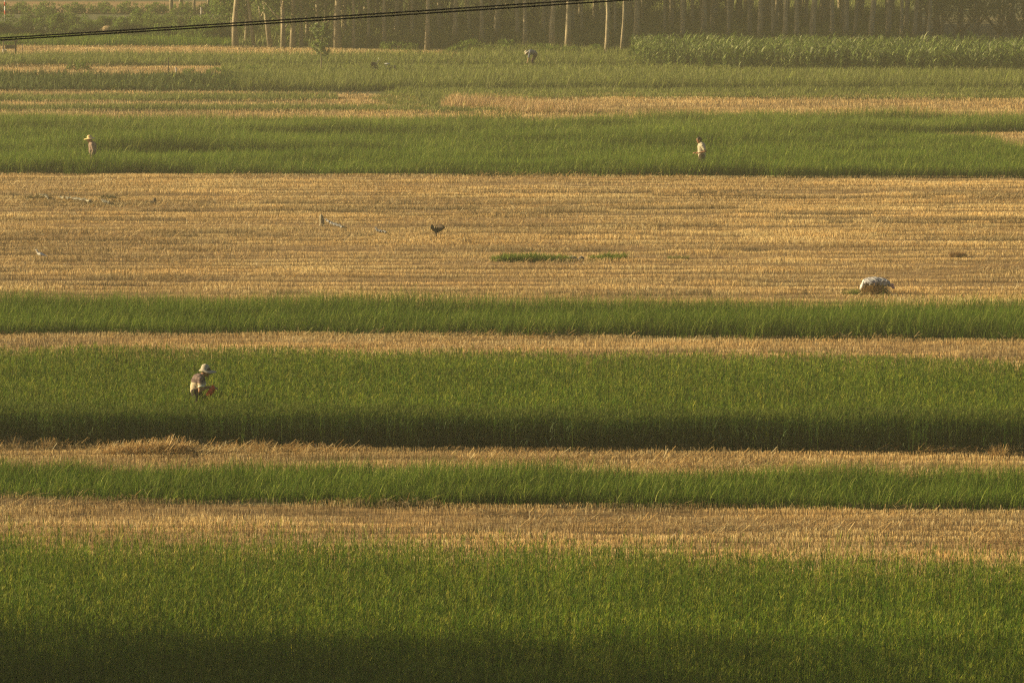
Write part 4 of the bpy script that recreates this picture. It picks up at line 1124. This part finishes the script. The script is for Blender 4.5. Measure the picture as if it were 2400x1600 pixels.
def bird(name, p, rz, body_mat, wing_mat, label, flying, s=1.0):
    t = empty(name, p, rz); t.scale = (s, s, s); tag(t, label, 'bird')
    z0 = 0 if flying else .13
    bm = bmesh.new()
    ell_bm(bm, (0, 0, z0 + .03), (.12, .06, .058), Euler((0, -.35 if not flying else -.1, 0)))
    cap_bm(bm, (.08, 0, z0 + .06), (.12, 0, z0 + (.15 if not flying else .08)), .035, .024)
    ell_bm(bm, (.13, 0, z0 + (.165 if not flying else .085)), (.035, .027, .028))
    cap_bm(bm, (.155, 0, z0 + (.16 if not flying else .083)), (.20, 0, z0 + (.15 if not flying else .078)), .008, .003)
    cap_bm(bm, (-.09, 0, z0), (-.20, 0, z0 - .03), .035, .02)
    fuse('body', bm, body_mat, t, .007, 3)
    for k in (-1, 1):
        bm = bmesh.new()
        if flying:
            sec = [((0.02, .04, .05), .24), ((.05, .12, .17), .30), ((.04, .21, .26), .25), ((0.0, .28, .33), .09)]
        else:
            sec = [((.06, .055, .05 + z0), .05), ((0, .062, .04 + z0), .09), ((-.1, .05, .0 + z0), .07), ((-.2, .02, -.04 + z0), .02)]
        rows = []
        for (c, w) in sec:
            c = Vector((c[0], c[1] * k, c[2]))
            dv = Vector((1, 0, 0)) if flying else Vector((.3, 0, 1)).normalized()
            nrm = Vector((0, -.6 * k, .8)) if flying else Vector((0, k, 0))
            rows.append([bm.verts.new(c + dv * w / 2), bm.verts.new(c + nrm * .008), bm.verts.new(c - dv * w / 2), bm.verts.new(c - nrm * .006)])
        for a, b in zip(rows[:-1], rows[1:]):
            for j in range(4): bm.faces.new((a[j], a[(j + 1) % 4], b[(j + 1) % 4], b[j]))
        bm.faces.new(rows[0]); bm.faces.new(rows[-1][::-1])
        bmesh.ops.recalc_face_normals(bm, faces=bm.faces)
        bm_obj('wing', bm, wing_mat, t, True)
    if not flying:
        T = Tubes()
        for k in (-1, 1): T.add([(0, .025 * k, 0), (.005, .025 * k, .12)], [.006, .007], 6)
        T.build('legs', M_timber, t)
M_bw = mat_noise('white_feather', (0.62, 0.58, 0.50), (0.75, 0.72, 0.64), 12)
M_bd = mat_noise('brown_feather', (0.04, 0.028, 0.018), (0.09, 0.06, 0.035), 12)
bird('white_bird', at(96, 608), math.pi, M_bw, M_bw, 'small white bird standing in the stubble near the left edge', False, 1.0)
q = at(1021, 542, .35)
bird('brown_bird', q, math.pi / 2 + .35, M_bd, M_bd, 'dark brown bird flying low with raised wings over the stubble', True, .85)
bpy.data.objects['brown_bird'].rotation_euler = (0, -1.0, math.pi / 2 + .3)

# straw heaps along the dark crop edge
def straw_heap(u, v, rx, ry, h, n, label, cat='straw', spiky=0.3, name='straw_heap'):
    g = Veg(); a = rng.uniform(0, 6.28, n); r = np.sqrt(rng.random(n))
    z = h * (1 - r ** 2) * rng.uniform(.6, 1, n)
    b0 = np.stack([rx * r * np.cos(a), ry * r * np.sin(a), z], 1)
    c = pal(n, S_COL, [3, 2, 3, 2, 1], .2)
    ln = np.where(rng.random(n) < spiky, rng.uniform(.2, .9, n), rng.uniform(1.1, 1.7, n))
    g.blades(b0, rng.uniform(.12, .30, n), np.full(n, .010), rng.uniform(0, 6.28, n), ln, rng.uniform(0, .4, n), c * .9, c, segs=1, tipw=.8)
    o = g.build(name, M_straw); o.location = at(u, v); return tag(o, label, cat)
straw_heap(385, 1062, .72, .5, .20, 5200, 'largest flattened heap of cut straw before the dark crop face', spiky=.05)
straw_heap(300, 1064, .55, .35, .10, 2200, 'low spread of cut straw left of the largest heap', spiky=.1)
for (u, v, w) in ((32, 1048, 'dry straw tuft at the far left edge of the dark crop face'), (112, 1052, 'tall dry straw tuft near the left edge of the dark crop face'),
                  (395, 1046, 'dry grass tuft right behind the largest straw heap'), (440, 1050, 'thin dry tuft just right of the largest straw heap'), (508, 1052, 'fan-shaped dry tuft under the dark crop face below the man with the red bag'),
                  (612, 1056, 'brightest spiky straw tuft right of the fan-shaped one'), (1160, 1060, 'low straw tuft at the middle of the dark crop edge'), (680, 1058, 'small straw tuft right of the brightest spiky one'), (2340, 1072, 'straw tuft under the dark crop face at the right edge')):
    g = Veg(); n = 150; a = rng.uniform(0, 6.28, n); r = .10 * np.sqrt(rng.random(n))
    c = pal(n, S_COL, [3, 3, 3, 2, 1], .2)
    g.blades(np.stack([r * np.cos(a) * 1.6, r * np.sin(a), np.zeros(n)], 1), rng.uniform(.14, .34, n) * (.55 if 'small' in w or 'low' in w else 1), np.full(n, .009), np.where(rng.random(n) < .5, a, rng.uniform(0, 6.28, n)), rng.uniform(.1, .9, n), rng.uniform(0, .6, n), c * .8, c, segs=2, tipw=.4)
    o = g.build('straw_tuft', M_straw); o.location = at(u, v); tag(o, w, 'straw tuft')
T = Tubes(); pa = at(1572, 1256, .13); T.add([(0, 0, .10), (.10, .0, .2)], [.006, .004], 6)
o = T.build('straw_stalk', mat_noise('bleached_straw', (0.75, 0.68, 0.5), (0.85, 0.78, 0.6), 5)); o.location = (pa.x, pa.y, 0); tag(o, 'single bleached stalk sticking up from the nearest stubble', 'straw')

# ------------------------------------------------------------------ far small things
def post(u, v, h, r, mat, name, label, cat='post', bands=None):
    p = at(u, v); t = empty(name, p); tag(t, label, cat)
    T = Tubes(); T.add([(0, 0, -.1), (.005, 0, h * .5), (0.01, 0, h)], [r, r * .95, r * .85], 8); T.build('pole', mat, t)
    T = Tubes(); T.add([(.01, 0, h), (.01, 0, h + .03)], [r * 1.15, r * .9], 8); T.build('pole_top', mat, t)
    return t
post(395, 184, 1.1, .035, M_timber, 'post', 'thin dark upright post beside the concrete channel at left')
post(413, 186, .62, .045, M_concrete, 'post', 'short grey concrete post right of the thin dark post')
post(52, 132, .72, .03, M_bark, 'post', 'thin pale stake right of the timber frame at the left edge')
post(472, 62, 1.3, .07, M_concrete, 'post', 'grey concrete post standing behind the shrubs near the four brown trunks')
t = post(12, 66, 1.9, .05, M_white, 'marker_pole', 'red and white banded pole behind the shrubs at the top left corner', 'pole')
for z in (.9, 1.5):
    T = Tubes(); T.add([(.005, 0, z), (.008, 0, z + .3)], [.053, .053], 8); T.build('red_band', M_red, t)
# channel
def channel():
    p = at(440, 184); t = empty('concrete_channel', p); tag(t, 'low grey concrete water channel lying right of the thin dark post', 'channel')
    bm = bmesh.new(); box(bm, (0, -.12, .10), (2.9, .08, .22), bev=.01); box(bm, (0, .25, .10), (2.9, .08, .22), bev=.01); box(bm, (0, .065, .03), (2.88, .285, .05)); bm_obj('channel_walls', bm, M_concrete, t)
    bm = bmesh.new(); box(bm, (-1.35, .06, .235), (.25, .5, .04), bev=.008); bm_obj('slab', bm, M_concrete, t)
channel()
def frame():
    p = at(24, 130); t = empty('timber_frame', p); tag(t, 'dark timber frame of two posts with a plank at the left edge under the wires', 'frame')
    for x, m, w in ((-.40, M_bark, .09), (.33, M_timber, .11)):
        bm = bmesh.new(); box(bm, (x, 0, .42), (w, .1, .86), bev=.01); bm_obj('post', bm, m, t)
    bm = bmesh.new(); box(bm, (-.02, .02, .50), (.56, .06, .22), bev=.01); bm_obj('plank', bm, M_timber, t)
    bm = bmesh.new(); box(bm, (0, 0, .87), (1.0, .12, .05), bev=.01); bm_obj('crossbar', bm, M_timber, t)
    p = at(11, 131); t2 = empty('bucket', p); tag(t2, 'small white bucket on the grass by the foot of the timber frame', 'bucket')
    K = 18; rings = [[Vector((r * math.cos(a), r * math.sin(a), z)) for a in [6.2832 * k / K for k in range(K)]] for (z, r) in ((0.12, .10), (.34, .14), (.345, .15), (.355, .15), (.355, .135), (.16, .1))]
    ring_mesh('bucket_body', rings, M_white, t2, True)
    T = Tubes(); T.add([(-.14, 0, .35), (-.09, 0, .45), (0, 0, .48), (.09, 0, .45), (.14, 0, .35)], [.006] * 5, 6); T.build('handle', M_timber, t2)
frame()
def bicycle():
    p = at(899, 182); t = empty('bicycle', p); tag(t, 'parked grey two-wheeler with front basket and pale seat half hidden in grass', 'bicycle')
    M_rub = mat_noise('rubber', (0.02, 0.02, 0.02), (0.04, 0.04, 0.04), 8); M_mt = mat_noise('grey_paint', (0.14, 0.13, 0.12), (0.2, 0.19, 0.17), 8, rough=.4)
    def torus(name, cx, r, rr, mat, par):
        bm = bmesh.new(); K = 28; k2 = 8; rows = []
        for i in range(K):
            a = 6.2832 * i / K; rows.append([bm.verts.new((cx + (r + rr * math.cos(b)) * math.cos(a), rr * math.sin(b), .30 + (r + rr * math.cos(b)) * math.sin(a))) for b in [6.2832 * j / k2 for j in range(k2)]])
        for i in range(K):
            for j in range(k2): bm.faces.new((rows[i][j], rows[(i + 1) % K][j], rows[(i + 1) % K][(j + 1) % k2], rows[i][(j + 1) % k2]))
        return bm_obj(name, bm, mat, par, True)
    for cx in (-.50, .50):
        w = torus('wheel', cx, .26, .03, M_rub, t); torus('rim', cx, .225, .014, M_concrete, w)
        T = Tubes()
        for k in range(8): a = k * .785; T.add([(cx, 0, .3), (cx + .22 * math.cos(a), 0, .3 + .22 * math.sin(a))], [.006, .004], 5)
        T.build('spokes', M_concrete, w)
    T = Tubes()
    for a in ([(-.5, 0, .3), (-.40, 0, .62), (-.33, 0, .88)], [(-.38, 0, .68), (-.15, 0, .38), (.08, 0, .3)], [(.08, 0, .3), (.13, 0, .5), (.17, 0, .72)], [(.08, 0, .3), (.3, 0, .29), (.5, 0, .3)], [(.14, 0, .55), (.34, 0, .42), (.5, 0, .3)]): T.add(a, [.022] * 3, 7)
    T.build('frame', M_mt, t)
    T = Tubes(); T.add([(-.22, -.26, .90), (-.30, -.2, .92), (-.34, 0, .90), (-.30, .2, .92), (-.22, .26, .90)], [.016] * 5, 7); hb = T.build('handlebar', M_mt, t)
    T = Tubes(); T.add([(-.30, -.2, .92), (-.27, -.2, 1.02)], [.006, .006], 5); T.build('mirror_stem', M_mt, hb)
    bm = bmesh.new(); ell_bm(bm, (-.26, -.2, 1.05), (.02, .05, .035)); bm_obj('mirror', bm, M_white, hb, True)
    bm = bmesh.new(); box(bm, (-.55, 0, .72), (.26, .3, .24), Euler((0, .12, 0)), .03); bm_obj('basket', bm, M_timber, t)
    bm = bmesh.new(); box(bm, (.20, 0, .755), (.32, .18, .06), Euler((0, -.05, 0)), .025); bm_obj('seat', bm, M_white, t, True)
    bm = bmesh.new(); box(bm, (.5, 0, .63), (.36, .16, .035), None, .01); box(bm, (.62, 0, .6), (.10, .2, .12), None, .02); bm_obj('rear_rack', bm, M_mt, t)
    T = Tubes(); T.add([(.45, .0, .62), (.5, 0, .3)], [.01, .01], 6); T.add([(.17, 0, .7), (.36, 0, .63)], [.012, .012], 6); T.build('rack_stay', M_mt, t)
bicycle()

# pale mounds between the shrubs
for (u, v, rx, h, lab) in ((92, 86, .40, .75, 'small pale earth mound between two shrubs at top left'), (218, 84, .55, .5, 'low pale mound left of the larger one among the shrubs'), (252, 84, .62, .62, 'larger pale orange-lit mound among the shrubs')):
    bm = bmesh.new(); ell_bm(bm, (0, 0, h * .3), (rx, rx * .7, h * .75)); ell_bm(bm, (rx * .5, 0, h * .15), (rx * .7, rx * .6, h * .6)); ell_bm(bm, (-rx * .5, .1, h * .1), (rx * .7, rx * .6, h * .5))
    o = fuse('earth_mound', bm, mat_noise('pale_earth', (0.26, 0.19, 0.10), (0.46, 0.34, 0.18), 6), None, .04, 4, .12); o.location = at(u, v); tag(o, lab, 'mound')

# ------------------------------------------------------------------ haze
bm = bmesh.new(); box(bm, (0, 190, 7.8), (760, 560, 18.0))
m = bpy.data.materials.new('haze_air'); m.use_nodes = True; nt = m.node_tree; nt.nodes.clear()
out = nt.nodes.new('ShaderNodeOutputMaterial'); pv = nt.nodes.new('ShaderNodeVolumePrincipled')
pv.inputs['Color'].default_value = (0.95, 0.92, 0.66, 1); pv.inputs['Density'].default_value = 0.00052; pv.inputs['Anisotropy'].default_value = 0.2
nt.links.new(pv.outputs[0], out.inputs['Volume'])
tag(bm_obj('haze', bm, m), 'thin warm evening haze over the fields', 'haze', kind='stuff')
print('verts', sum(len(me.vertices) for me in bpy.data.meshes))
